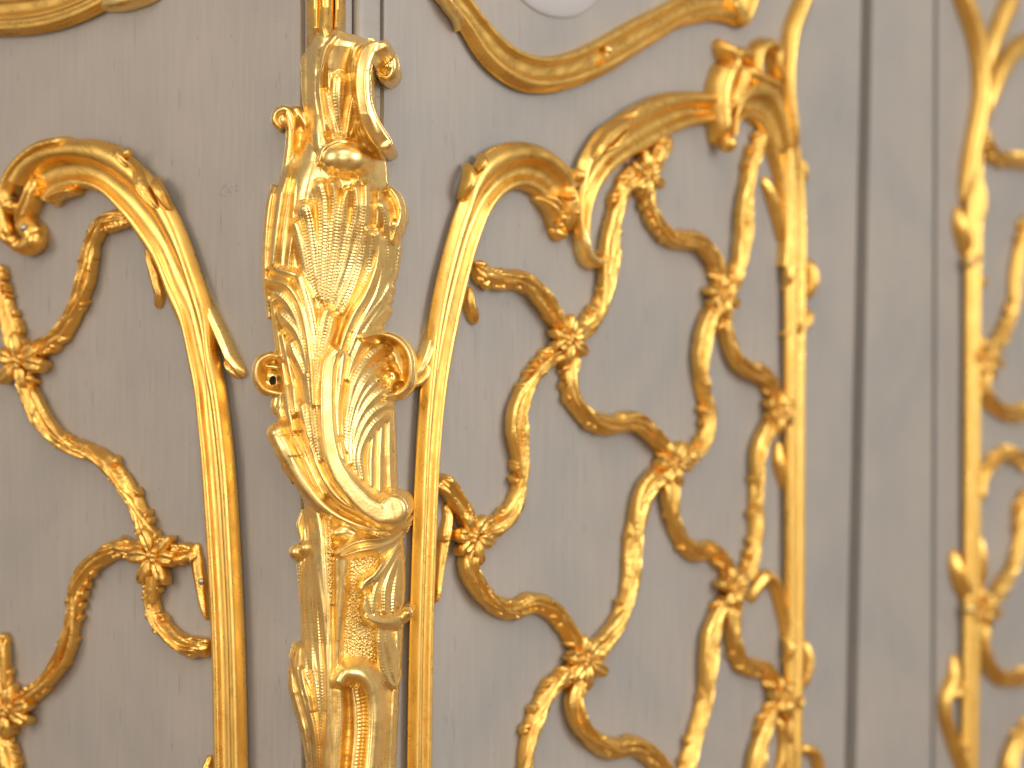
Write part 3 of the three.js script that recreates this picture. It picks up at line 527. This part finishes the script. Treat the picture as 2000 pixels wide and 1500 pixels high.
function ridge(flat, o, id, finish) {
  const { prof = 'round', h = 3, lift = 0, wide = 1 } = o, P = PROF[prof], n = flat.length / 3;
  const curve = new THREE.CatmullRomCurve3(Array.from({ length: n }, (_, i) => V3(flat[3 * i], flat[3 * i + 1], 0)), false, 'centripetal');
  const len = curve.getLength(), m = Math.ceil(len / 0.8), sam = [], touched = [], ph = rnd() * 50;
  const ch = finish === 'chased';
  for (let i = 0; i <= m; i++) {
    const q = i / m, t = curve.getUtoTmapping(q), p = curve.getPoint(t), g = curve.getTangent(t), x = t * (n - 1), k = Math.min(n - 2, Math.floor(x)), f = x - k, sm = f * f * (3 - 2 * f);
    const w = (flat[3 * k + 2] + (flat[3 * k + 5] - flat[3 * k + 2]) * sm) * wide * (1 + 0.05 * nz(q * len * 0.06, ph));
    // the outline keeps to the drawn ends: the round cap lies inside them
    sam.push([p.x, p.y, w / 2, smoothList(lift, t) / 1000, smoothList(h, t) / 1000, g.x, g.y, q * len]);
  }
  for (let i = 0; i <= m; i++) {
    const [px, py, r] = sam[i];
    for (let y = Math.floor(py - r); y <= py + r + 1; y++) for (let x = Math.floor(px - r); x <= px + r + 1; x++) {
      if (!inGrid(x, y)) continue;
      const d = Math.hypot(x - px, y - py) / r, c = (y - GY) * GW + (x - GX);
      if (d > 1) continue;
      if (!who[c]) { touched.push(c); near[c] = 9; }
      if (d < near[c]) { near[c] = d; who[c] = i + 1; }
    }
  }
  for (const c of touched) {
    const k0 = who[c] - 1, A = sam[k0], x = GX + c % GW, y = GY + Math.floor(c / GW), along = (x - A[0]) * A[5] + (y - A[1]) * A[6];
    who[c] = 0;
    // between two samples: blend, so that the surface has no steps
    const B = sam[Math.max(0, Math.min(m, k0 + (along > 0 ? 1 : -1)))], fb = B === A ? 0 : Math.min(1, Math.abs(along) / (len / m)), mix = (n) => A[n] + (B[n] - A[n]) * fb;
    const px = mix(0), py = mix(1), r = mix(2), l = mix(3), hh = mix(4), tx = A[5], ty = A[6], arc = mix(7);
    const cross = (x - px) * -ty + (y - py) * tx, side = Math.sign(cross) || 1, sN = Math.min(1, Math.hypot(x - px, y - py) / r) * side;
    let z = P(sN) * hh, fine = 0.00002 * nz(x * 0.2, y * 0.2, ph);
    if (ch) {
      const two = r > 7.5, row = two ? Math.abs(Math.abs(sN) - 0.42) / 0.34 : Math.abs(sN) / 0.55;
      if (row < 1) { const k = (arc / 6.2 + (two && sN > 0 ? 0.5 : 0)) % 1; fine -= (0.00011 + 0.00007 * nz(x * 0.03, y * 0.03, 9)) * (1 - Math.pow(row, 4)) * Math.max(0, Math.cos((k - 0.5) * Math.PI * 1.4)) * Math.min(1, arc / 10); }
      fine += 0.00004 * nz(x * 0.35, y * 0.35, ph);
    }
    if (finish === 'stipple') fine += 0.0006 * grainAt(x, y);
    if (o.rough) z += 0.0004 * nz(x * 0.22, y * 0.22, ph);
    const [u, v] = uvOf(x, y);
    const [uc, vc] = uvOf(px, py);
    lay(x, y, o.abs ? l + z : (o.flat ? body(uc, vc) : body(u, v)) + l * 0.7 + z, id, fine);
  }
}
function knob([x0, y0, r, rz, lift, ry = r], id) {
  const [u, v] = uvOf(x0, y0), b = body(u, v);
  for (let y = Math.floor(y0 - ry); y <= y0 + ry + 1; y++) for (let x = Math.floor(x0 - r); x <= x0 + r + 1; x++) {
    if (!inGrid(x, y)) continue;
    const d = Math.pow((x - x0) / r, 2) + Math.pow((y - y0) / ry, 2);
    if (d < 1) lay(x, y, b + (lift * 0.7 + rz * Math.pow(1 - d, 0.5)) / 1000, id);
  }
}
const FINISH = new Map([[CHASED, 'chased'], [STIPPLED, 'stipple']]);
const ball = (...a) => ({ ball: a });
function M(name, mat, list, label) {
  const id = PARTS.length; PARTS.push({ name, mat, label });
  for (const e of list) { if (e.ball) knob(e.ball, id); else ridge(e[0], e[1], id, FINISH.get(mat)); }
}
const each = (name, mat, list, o) => list.forEach((p) => M(name, mat, [[p, o]]));
PARTS.push({ name: 'backplate', mat: GOLD });
for (let y = 84; y < GY + GH; y++) { const [xl, xr] = edgeAt(y); for (let x = Math.ceil(xl); x <= xr; x++) { const [u, v] = uvOf(x, y); lay(x, y, body(u, v) + 0.0003 * nz(x * 0.05, y * 0.03, 1) + 0.00012 * nz(x * 0.3, y * 0.3, 2), 0); } }

part('reeded_rod', [[611, 30, 4, 1], [639, 32, 6, 0.5], [663, 18, 4.5, 0.5]].map(([x, w, h, lift]) => stroke(FRONT, [x, -600, w, x, 20, w, x, 110, w], { base: body, h, lift, cols: 17, skirt: 9 })), MOULD, mount);
M('cap_scroll', GOLD, [
  [[648, 86, 30, 628, 92, 44, 610, 116, 46, 606, 150, 40, 606, 190, 36, 613, 232, 36, 624, 275, 34, 640, 318, 18], { h: [5, 7, 7, 6, 5, 3], lift: [2, 2, 3, 3, 2, 1], cols: 21 }],
  [[662, 82, 12, 643, 108, 14, 632, 145, 12, 628, 182, 10, 634, 225, 9, 640, 265, 7], { h: 3, lift: [7, 7, 6, 5, 3] }],
  [[690, 90, 84, 680, 106, 76, 676, 150, 66, 676, 220, 60, 680, 285, 56], { prof: 'cove', h: 3, lift: [6, 5, 2, 0.5, 0.5], cols: 25, cap0: false }],
  [[742, 92, 22, 722, 90, 22, 705, 104, 20, 698, 135, 16, 698, 175, 13, 702, 215, 12, 710, 255, 12, 722, 288, 10], { h: 4, lift: [4, 6, 6, 5, 5, 3] }],
  [[752, 100, 18, 732, 108, 24, 721, 130, 26, 717, 165, 26, 719, 205, 26, 728, 240, 28, 742, 268, 32, 755, 286, 30], { prof: 'band', h: 3.5, abs: true, lift: [13, 14, 15, 15.5, 15.5, 15, 14, 12.5] }],
]);
M('volute', GOLD, [[[738, 92, 18, 756, 97, 22, 766, 114, 22, 766, 134, 22, 756, 147, 20, 744, 146, 14], { h: 5, lift: 6, skirt: 10 }], ball(753, 124, 23, 4, 8), ball(753, 127, 7, 2, 15)]);
M('palmette', CHASED, [
  [[672, 272, 10, 668, 230, 22, 667, 195, 34, 669, 165, 34], { prof: 'lobe', h: [2, 4, 6, 6], lift: 2, cols: 17 }],
  [[662, 268, 8, 652, 232, 15, 645, 200, 14, 642, 190, 10], { h: 3, lift: 2.5 }], [[682, 268, 8, 690, 232, 17, 695, 200, 14, 696, 190, 9], { h: 3.4, lift: 2.5 }],
  [[652, 262, 6, 640, 238, 9, 634, 214, 10], { h: 2.4, lift: 2.5 }], [[690, 270, 6, 699, 244, 9, 702, 220, 9], { h: 2.4, lift: 2.5 }],
]);
M('boss', GOLD, [ball(675, 317, 45, 9, 2, 33), [[630, 322, 10, 640, 298, 13, 675, 284, 15, 710, 296, 13, 722, 322, 10], { h: 3.4, lift: 3 }]]);
M('side_scroll', GOLD, [
  ball(550, 232, 15, 3, 4),
  [[572, 252, 12, 568, 226, 18, 556, 212, 18, 541, 217, 17, 535, 234, 15, 543, 246, 12], { h: 5, lift: 4, skirt: 8 }],
  [[560, 222, 14, 566, 240, 20, 567, 268, 22, 563, 308, 22, 556, 352, 22, 549, 402, 23, 541, 460, 23, 534, 518, 20], { h: 5, lift: 4, skirt: 8 }],
  [[580, 226, 18, 583, 262, 14, 579, 322, 15, 571, 402, 20, 565, 470, 24, 560, 520, 20], { prof: 'cove', h: 2.4, lift: 1.5 }],
  [[532, 362, 10, 524, 400, 14, 519, 450, 13, 516, 510, 12, 517, 560, 10, 524, 620, 8], { h: 4, lift: 3, skirt: 8 }],
  [[576, 214, 24, 590, 232, 20, 598, 252, 12], { h: 4, lift: 0.5 }],
]);
M('plain_plate', GOLD, [[[598, 258, 30, 602, 300, 50, 600, 350, 54, 594, 400, 44, 588, 430, 24], { prof: 'soft', h: 2, lift: 1.2, cols: 17 }]]);
M('leaf_ground', CHASED, [[[655, 352, 116, 655, 420, 150, 655, 500, 140, 648, 570, 90, 642, 610, 40], { prof: 'band', h: 1, lift: 0.4, cols: 31 }]]);
each('leaf_lobe', CHASED, [
  [600, 414, 28, 606, 440, 28, 612, 480, 26, 619, 530, 22, 630, 580, 14], [583, 442, 13, 590, 470, 16, 598, 502, 18, 606, 542, 17, 618, 580, 12],
  [631, 370, 20, 636, 396, 22, 637, 440, 21, 635, 490, 19, 634, 540, 17, 635, 588, 10], [656, 366, 14, 660, 400, 17, 657, 450, 19, 652, 500, 18, 646, 548, 14, 640, 590, 9],
  [684, 378, 9, 678, 402, 16, 673, 442, 20, 667, 490, 20, 658, 538, 17, 646, 588, 10], [699, 372, 13, 702, 400, 17, 699, 432, 20, 689, 472, 22, 677, 522, 21, 661, 570, 14, 651, 598, 8],
  [718, 366, 13, 718, 410, 17, 714, 450, 19, 704, 492, 22, 692, 534, 22, 676, 576, 17, 662, 604, 9], [722, 452, 12, 716, 492, 20, 706, 532, 22, 690, 576, 19, 672, 612, 10],
  [735, 462, 13, 730, 502, 19, 722, 542, 20, 705, 586, 18, 682, 628, 9],
], { prof: 'lobe', wide: 1.18, h: [4.6, 4, 3.2, 2.4, 1.6], lift: [4.5, 2.6, 1.6, 1.2, 1] });
M('leaf_rim', GOLD, [
  [[741, 456, 10, 741, 498, 13, 732, 540, 15, 716, 580, 15, 696, 616, 15, 681, 652, 14, 671, 684, 12], { h: 5, lift: [3, 4, 5, 5, 4] }],
  [[763, 366, 10, 776, 382, 16, 784, 410, 16, 778, 440, 15, 767, 470, 10], { h: 5, lift: 4, skirt: 9 }],
  [[742, 372, 9, 740, 410, 12, 738, 445, 10], { h: 3, lift: 1.5 }],
]);
each('leaf_lobe', CHASED, [
  [748, 400, 18, 757, 432, 18, 760, 472, 17, 757, 520, 16, 748, 560, 12], [772, 436, 13, 769, 480, 15, 765, 520, 14, 758, 556, 10], [746, 470, 14, 747, 520, 17, 738, 570, 17, 718, 612, 14, 698, 650, 8],
  [760, 560, 12, 748, 582, 18, 726, 612, 20, 702, 650, 18, 686, 692, 10], [753, 604, 14, 736, 626, 20, 714, 660, 20, 694, 702, 14, 684, 740, 8], [756, 580, 12, 742, 604, 16, 720, 640, 16, 700, 680, 10],
], { prof: 'lobe', wide: 1.2, h: 3.4, lift: [4, 3.5, 3, 2.4] });
M('leaf_rib', GOLD, [
  [[518, 552, 13, 546, 552, 15, 568, 562, 16, 584, 582, 16, 597, 612, 16, 606, 652, 15, 612, 695, 14, 616, 740, 12, 620, 790, 10], { h: 5, lift: [4, 4.5, 4.5, 4], skirt: 8 }],
  [[531, 588, 12, 538, 640, 15, 545, 690, 17, 553, 740, 19, 563, 790, 20, 576, 840, 16], { h: 5, lift: 3.5, skirt: 8 }],
  [[550, 655, 15, 562, 710, 18, 574, 760, 18, 582, 805, 12], { h: 4, lift: 2.4 }],
  [[522, 524, 16, 545, 528, 18, 575, 538, 20, 598, 545, 14], { h: 3.4, lift: 2 }],
]);
each('leaf_lobe', CHASED, [
  [591, 546, 14, 600, 580, 25, 610, 622, 28, 618, 672, 25, 622, 722, 21, 625, 780, 18, 629, 832, 14, 637, 892, 10],
  [538, 574, 14, 552, 582, 21, 570, 600, 21, 585, 628, 17, 596, 660, 10], [548, 613, 20, 561, 627, 25, 579, 643, 23, 595, 672, 19, 604, 712, 15, 609, 755, 8],
  [572, 673, 16, 577, 690, 21, 588, 708, 20, 600, 734, 18, 607, 775, 15, 612, 822, 10], [596, 792, 14, 602, 820, 17, 610, 852, 17, 622, 892, 13, 637, 938, 8],
  [606, 730, 9, 613, 780, 13, 618, 830, 13, 627, 882, 11, 640, 930, 7], [645, 610, 16, 640, 637, 22, 634, 668, 19, 629, 704, 14, 627, 745, 8], [657, 624, 10, 651, 652, 15, 642, 682, 15, 634, 712, 8], [629, 700, 13, 629, 760, 16, 631, 820, 15, 635, 858, 8],
], { prof: 'lobe', wide: 1.2, h: [4, 3.8, 3.4, 3], lift: [4.4, 3.8, 3.6, 3.2] });
// the long polished ribbon scroll
M('ribbon_scroll', GOLD, [
  [[660, 690, 20, 650, 710, 27, 646, 750, 28, 646, 805, 29, 650, 855, 31, 659, 895, 33, 676, 930, 36, 702, 962, 38, 728, 986, 41, 754, 997, 48, 772, 990, 60], { prof: 'band', h: 4.5, abs: true, lift: [17, 18, 19, 20, 20.5, 21, 21.4, 21.4, 21.2, 20.8, 20.4] }],
  [[676, 692, 18, 672, 722, 22, 668, 762, 20, 666, 805, 14, 669, 850, 8], { prof: 'soft', h: 4, lift: 3.6 }],
]);
M('scroll_flank', GOLD, [
  [[546, 846, 44, 562, 876, 44, 590, 925, 40, 628, 974, 38, 662, 1001, 32, 706, 1021, 24, 750, 1030, 18, 784, 1019, 14, 799, 1000, 8], { h: [9, 9, 8, 7, 7, 7, 6], abs: true, lift: [4, 6, 8, 11, 12.5, 13, 11.5, 10, 8] }],
  [[612, 868, 14, 626, 905, 18, 646, 940, 18, 673, 971, 16, 702, 992, 12, 726, 1008, 8], { h: 4, lift: [4, 5, 6, 6, 7] }],
  [[578, 852, 12, 598, 892, 16, 620, 932, 16, 640, 962, 8], { prof: 'lobe', h: 3.4, lift: 5 }],
]);
each('leaf_lobe', CHASED, [
  [748, 677, 16, 731, 693, 21, 713, 716, 22, 698, 746, 20, 688, 786, 17, 681, 830, 12, 682, 880, 7], [752, 702, 15, 735, 722, 20, 717, 748, 21, 702, 780, 19, 692, 815, 15, 687, 852, 11, 691, 902, 7],
  [760, 720, 14, 748, 736, 17, 730, 753, 17, 712, 780, 16, 700, 812, 13, 693, 852, 9], [750, 762, 15, 735, 776, 19, 718, 796, 19, 703, 826, 16, 695, 866, 11, 699, 912, 7],
  [755, 790, 15, 738, 801, 19, 720, 821, 19, 706, 851, 15, 699, 892, 11, 705, 934, 7], [754, 810, 11, 735, 826, 15, 719, 851, 15, 708, 886, 11, 714, 936, 7],
  [672, 862, 7, 682, 906, 9, 700, 941, 9, 728, 968, 7],
], { prof: 'lobe', wide: 1.2, h: [4, 3.6, 3.2, 3], lift: [6, 5, 4.4, 4, 3.6] });
M('leaf_tip', GOLD, [[[742, 740, 12, 754, 724, 15, 766, 732, 15, 767, 750, 12, 761, 758, 7], { h: 5, lift: 6, skirt: 8 }]]);
each('flute', GOLD, [[733, 838, 14, 729, 890, 15, 729, 950, 13], [748, 815, 14, 746, 880, 16, 745, 962, 14], [761, 800, 12, 762, 880, 14, 765, 966, 12]], { h: 3.6, lift: 1 });
M('side_loop', GOLD, [
  [[716, 664, 26, 748, 676, 46, 766, 695, 56, 772, 722, 60, 768, 745, 54, 752, 762, 34], { prof: 'cove', h: 3, lift: 0.5, cols: 19, skirt: 6 }],
  [[712, 660, 14, 736, 653, 15, 762, 656, 16, 784, 670, 17, 798, 694, 17, 801, 725, 17, 796, 752, 21, 778, 768, 26, 758, 774, 18], { h: 7, lift: [3, 4, 5, 5, 4, 4], skirt: 10 }],
], 'bright gilt loop curling over the front panel');
M('side_loop', GOLD, [
  [[552, 702, 16, 528, 694, 18, 508, 704, 20, 501, 726, 20, 504, 748, 20, 518, 762, 22, 540, 768, 18], { h: 6, lift: [2, 4, 5, 5, 4, 3], skirt: 9 }],
  [[560, 718, 34, 530, 720, 40, 524, 735, 44, 530, 748, 40, 552, 752, 34], { prof: 'soft', h: 1.5, lift: 0.5 }],
  [[520, 716, 18, 538, 718, 18, 550, 730, 14], { h: 4, lift: 2, skirt: 8 }], [[520, 745, 14, 530, 756, 16, 546, 762, 14], { h: 4, lift: 1.5 }],
  [[541, 774, 22, 538, 794, 24, 546, 814, 16], { h: 5, lift: 2, wob: 0.15, skirt: 8 }],
  [[560, 900, 14, 562, 922, 18, 570, 942, 10], { h: 4, lift: 0, wob: 0.15, skirt: 8 }],
], 'bright gilt loop beside the side panel');
M('shell_lip', CHASED, [
  [[799, 1018, 9, 776, 1040, 15, 746, 1048, 19, 712, 1050, 19, 686, 1060, 16, 668, 1073, 10], { prof: 'lobe', h: 5.5, lift: [8, 8, 8, 7, 6], skirt: 9 }],
  [[795, 1032, 7, 771, 1054, 13, 742, 1064, 17, 712, 1068, 17, 690, 1074, 14, 672, 1078, 9], { prof: 'lobe', h: 5, lift: [7, 7, 7, 6, 5], skirt: 9 }],
  [[790, 1042, 7, 766, 1066, 13, 744, 1076, 13], { prof: 'lobe', h: 4, lift: 5 }],
]);
M('plain_plate', GOLD, [[[664, 1036, 22, 682, 1034, 30, 704, 1040, 22], { h: 3, lift: 2 }]]);
M('stem', GOLD, [
  [[598, 945, 18, 611, 990, 34, 623, 1040, 40, 632, 1100, 34, 640, 1160, 27, 646, 1220, 22, 650, 1290, 20, 652, 1360, 20, 650, 1440, 24, 643, 1600, 26], { prof: 'round', h: 4.6, lift: 3.4 }],
  [[594, 940, 11, 605, 1008, 14, 618, 1072, 15, 630, 1140, 14, 640, 1206, 12, 646, 1280, 12, 648, 1380, 14, 642, 1480, 16, 636, 1600, 16], { h: 3, lift: 6.4 }],
]);
M('stem', GOLD, [[[676, 1078, 24, 676, 1130, 21, 671, 1182, 19, 666, 1242, 15, 663, 1300, 13], { h: 5, lift: 2.4 }], [[664, 1085, 8, 664, 1150, 9, 660, 1220, 8, 658, 1290, 7], { h: 3, lift: 3 }]]);
M('stippled_ground', STIPPLED, [
  [[716, 1082, 50, 712, 1140, 54, 706, 1200, 62, 705, 1250, 70, 706, 1300, 66], { prof: 'band', h: 0.7, lift: 0.6, cols: 23 }],
  [[648, 1012, 9, 650, 1070, 12, 651, 1130, 11, 653, 1172, 6], { prof: 'soft', h: 1.5, lift: 5 }],
]);
M('draped_leaf', CHASED, [
  [[777, 1064, 9, 761, 1096, 15, 741, 1121, 17, 721, 1136, 14], { prof: 'lobe', h: 5, lift: [5, 5, 5.5, 5], skirt: 8 }],
  [[772, 1080, 11, 753, 1111, 17, 739, 1142, 19, 733, 1172, 18, 737, 1200, 14], { prof: 'lobe', h: 5, lift: [4, 4, 4, 5], skirt: 7 }],
  [[777, 1090, 11, 763, 1121, 17, 755, 1152, 19, 754, 1192, 17], { prof: 'lobe', h: 5, lift: [4, 4, 4, 5], skirt: 7 }],
  [[781, 1098, 11, 774, 1142, 17, 770, 1196, 18], { prof: 'lobe', h: 4.4, lift: [4, 4, 5], skirt: 7 }],
]);
M('leaf_curl', GOLD, [
  [[750, 1098, 9, 735, 1118, 13, 719, 1130, 16, 713, 1142, 13], { h: 4, lift: 7, skirt: 9 }],
  [[720, 1160, 9, 721, 1184, 17, 724, 1198, 18], { prof: 'band', h: 4, lift: 5.5, skirt: 8 }],
  [[722, 1198, 13, 742, 1208, 20, 765, 1213, 25, 786, 1208, 27, 794, 1199, 22], { h: 6.5, lift: [5, 6, 7, 8], cols: 17, skirt: 9 }],
]);
M('pendant_leaf', CHASED, [[[748, 1222, 26, 752, 1260, 33, 758, 1296, 37, 764, 1324, 30, 769, 1338, 18], { prof: 'leaf', h: 4.4, lift: [1.5, 2.4, 3, 3], cols: 21, skirt: 7 }]]);
M('berry', GOLD, [ball(579, 1080, 17, 5, 3), ball(597, 1070, 12, 4, 3)]);
M('leaf_bud', GOLD, [[[592, 1000, 12, 586, 1026, 19, 590, 1056, 13], { prof: 'leaf', h: 4, lift: 2.4, skirt: 8 }]]);
each('leaf_lobe', CHASED, [
  [612, 1082, 12, 605, 1106, 18, 602, 1140, 20, 604, 1182, 20, 608, 1232, 21, 613, 1282, 20, 621, 1332, 17, 628, 1400, 14, 629, 1470, 12, 626, 1600, 11],
  [618, 1112, 9, 620, 1152, 15, 623, 1202, 17, 627, 1252, 16, 633, 1312, 13, 636, 1382, 11, 634, 1460, 9],
  [584, 1090, 16, 588, 1132, 18, 592, 1182, 18, 595, 1232, 18, 599, 1292, 16, 605, 1340, 12],
], { prof: 'lobe', wide: 1.15, h: 3, lift: 1 });
each('lower_leaf', GOLD, [
  [578, 1266, 22, 576, 1288, 27, 584, 1322, 20, 596, 1362, 15, 606, 1402, 13, 612, 1462, 13, 614, 1600, 12], [567, 1310, 13, 570, 1346, 18, 580, 1386, 18, 592, 1432, 17, 601, 1482, 15, 607, 1600, 15],
  [592, 1304, 11, 596, 1326, 15, 604, 1352, 13, 611, 1380, 8], [606, 1368, 9, 614, 1402, 13, 620, 1442, 13, 621, 1600, 12],
], { h: 4.6, lift: 3, skirt: 9 });
M('lower_scroll', GOLD, [
  [[672, 1316, 34, 682, 1303, 38, 704, 1306, 42, 722, 1326, 38, 730, 1362, 38, 731, 1402, 38, 728, 1452, 37, 721, 1530, 36, 712, 1620, 36], { h: [8, 9, 9, 8], lift: 6, flat: true }],
  [[694, 1334, 10, 699, 1372, 13, 700, 1422, 14, 694, 1502, 15, 688, 1600, 15], { h: 4, lift: 3.4 }],
  [[668, 1338, 22, 668, 1392, 24, 664, 1442, 26, 658, 1530, 28, 654, 1620, 28], { h: 5, lift: 2 }],
]);
{
  const c = new THREE.CatmullRomCurve3([[702, 1336], [706, 1372], [707, 1412], [703, 1460], [697, 1520], [692, 1580]].map(([x, y]) => V3(x, y, 0))), b = [];
  for (let i = 0; i <= 34; i++) { const p = c.getPointAt(i / 34); b.push(ball(p.x, p.y, 4.4, 1.4, 7)); }
  M('bead_row', GOLD, b);
}
M('side_band', CHASED, [[[754, 1352, 20, 752, 1420, 24, 747, 1530, 24, 743, 1620, 24], { prof: 'soft', h: 2, lift: 1 }]]);
M('side_band', GOLD, [[[770, 1352, 8, 767, 1420, 9, 762, 1530, 9, 758, 1620, 9], { h: 3, lift: 1.4 }], [[778, 1060, 8, 781, 1140, 9, 777, 1250, 9, 774, 1310, 8], { h: 3, lift: 1.4 }]]);

// slope the flanks, soften the casting, add the chisel marks, then cut it into its parts
{
  const fall = 0.00056, rad = 7, ring = [], B0 = new Float32Array(GW * GH), H0 = HH.slice(), I0 = ID.slice();
  for (let y = 0; y < GH; y++) for (let x = 0; x < GW; x++) { const [u, v] = uvOf(x + GX, y + GY); B0[y * GW + x] = body(u, v); H0[y * GW + x] -= H0[y * GW + x] > -8 ? B0[y * GW + x] : 0; }
  for (let dy = -rad; dy <= rad; dy++) for (let dx = -rad; dx <= rad; dx++) { const d = Math.hypot(dx, dy); if (d > 0 && d <= rad) ring.push([dy * GW + dx, d * fall]); }
  for (let y = rad; y < GH - rad; y++) for (let x = rad; x < GW - rad; x++) {
    const i = y * GW + x; if (H0[i] < -8) continue;
    let best = H0[i], who0 = -1;
    for (const [o, d] of ring) { const q = H0[i + o] - d; if (q > best) { best = q; who0 = i + o; } }
    if (who0 >= 0) { HH[i] = best + B0[i]; FINE[i] *= 0.15; ID[i] = I0[who0]; }
  }
  for (let y = 734; y <= 752; y++) for (let x = 522; x <= 538; x++) if (Math.pow((x - 530) / 6, 2) + Math.pow((y - 743) / 9, 2) < 1) HH[(y - GY) * GW + x - GX] = -9;
}
for (let pass = 0; pass < 5; pass++) {
  const src = HH.slice();
  for (let y = 1; y < GH - 1; y++) for (let x = 1; x < GW - 1; x++) {
    const i = y * GW + x; if (src[i] < -8) continue;
    let a = src[i] * 3, w = 3;
    for (const [dx, dy, k] of [[1, 0, 1], [-1, 0, 1], [0, 1, 1], [0, -1, 1], [1, 1, 0.5], [-1, 1, 0.5], [1, -1, 0.5], [-1, -1, 0.5]]) { const q = src[i + dy * GW + dx]; if (q > -8) { a += q * k; w += k; } }
    HH[i] = a / w;
  }
}
for (let i = 0; i < HH.length; i++) if (HH[i] > -8) HH[i] += FINE[i];
{
  const CP = new Int16Array(GW * GH).fill(-1);
  for (let y = 0; y < GH - 1; y++) for (let x = 0; x < GW - 1; x++) { const i = y * GW + x, c = [i, i + 1, i + GW, i + GW + 1]; let best = c[0], ok = true; for (const k of c) { if (HH[k] < -8) ok = false; if (HH[k] > HH[best]) best = k; } if (ok) CP[i] = ID[best]; }
  // every connected patch is a piece of its own; scraps go to the piece they touch
  let COMP, comps;
  for (let round = 0; round < 4; round++) {
    COMP = new Int32Array(GW * GH).fill(-1); comps = [];
    for (let s0 = 0; s0 < CP.length; s0++) {
      if (CP[s0] < 0 || COMP[s0] >= 0) continue;
      const k = comps.length, cells = [s0], touch = new Map(); COMP[s0] = k;
      for (let q = 0; q < cells.length; q++) for (const d of [1, -1, GW, -GW]) { const n = cells[q] + d; if (CP[n] === CP[s0]) { if (COMP[n] < 0) { COMP[n] = k; cells.push(n); } } else if (CP[n] >= 0) touch.set(CP[n], (touch.get(CP[n]) || 0) + 1); }
      comps.push({ part: CP[s0], cells, touch });
    }
    if (round < 3) for (const c of comps) if (c.cells.length < 260 && c.touch.size) { const to = [...c.touch].sort((a, b) => b[1] - a[1])[0][0]; for (const q of c.cells) CP[q] = to; }
  }
  const cellPart = (x, y) => (x < 0 || y < 0 || x >= GW - 1 || y >= GH - 1 ? -1 : COMP[y * GW + x]);
  const buf = comps.map((c) => ({ pos: [], nor: [], uv: [], idx: [], map: new Map(), part: c.part }));
  const hAt = (i, j, f) => (HH[j] > -8 ? HH[j] : HH[i]);
  const vert = (b, i) => {
    if (b.map.has(i)) return b.map.get(i);
    const x = i % GW, y = Math.floor(i / GW), [u, v] = uvOf(x + GX, y + GY);
    const dx = (hAt(i, i + 1) - hAt(i, i - 1)) / (2 * K), dy = (hAt(i, i + GW) - hAt(i, i - GW)) / (2 * K), l = Math.hypot(dx, dy, 1);
    b.pos.push(u, v, HH[i]); b.nor.push(-dx / l, dy / l, 1 / l); b.uv.push(u, v);
    const k = b.pos.length / 3 - 1; b.map.set(i, k); return k;
  };
  const wall = (b, i, j, nx, ny) => {
    const k = b.pos.length / 3;
    for (const q of [i, j]) { const [u, v] = uvOf(q % GW + GX, Math.floor(q / GW) + GY); for (const z of [HH[q], -0.05]) { b.pos.push(u, v, z); b.nor.push(nx, ny, 0); b.uv.push(u + v, z); } }
    b.idx.push(k, k + 1, k + 2, k + 2, k + 1, k + 3);
  };
  for (let y = 0; y < GH - 1; y++) for (let x = 0; x < GW - 1; x++) {
    const p = cellPart(x, y); if (p < 0) continue;
    const b = buf[p], i = y * GW + x, A = vert(b, i), B = vert(b, i + 1), C = vert(b, i + GW), D = vert(b, i + GW + 1);
    b.idx.push(A, C, B, B, C, D);
    if (cellPart(x - 1, y) < 0) wall(b, i, i + GW, -1, 0);
    if (cellPart(x + 1, y) < 0) wall(b, i + GW + 1, i + 1, 1, 0);
    if (cellPart(x, y - 1) < 0) wall(b, i + 1, i, 0, 1);
    if (cellPart(x, y + 1) < 0) wall(b, i + GW, i + GW + 1, 0, -1);
  }
  buf.forEach((b, k) => {
    if (!b.idx.length) return;
    const g = new THREE.BufferGeometry();
    g.setAttribute('position', new THREE.Float32BufferAttribute(b.pos, 3)); g.setAttribute('normal', new THREE.Float32BufferAttribute(b.nor, 3)); g.setAttribute('uv', new THREE.Float32BufferAttribute(b.uv, 2)); g.setIndex(b.idx);
    const P = PARTS[b.part];
    part(P.name, g, P.mat, mount, P.label);
  });
}

scene.traverse((o) => { if (o.isMesh) { o.castShadow = true; o.receiveShadow = true; } });
scene.updateMatrixWorld(true);
renderer.render(scene, camera);
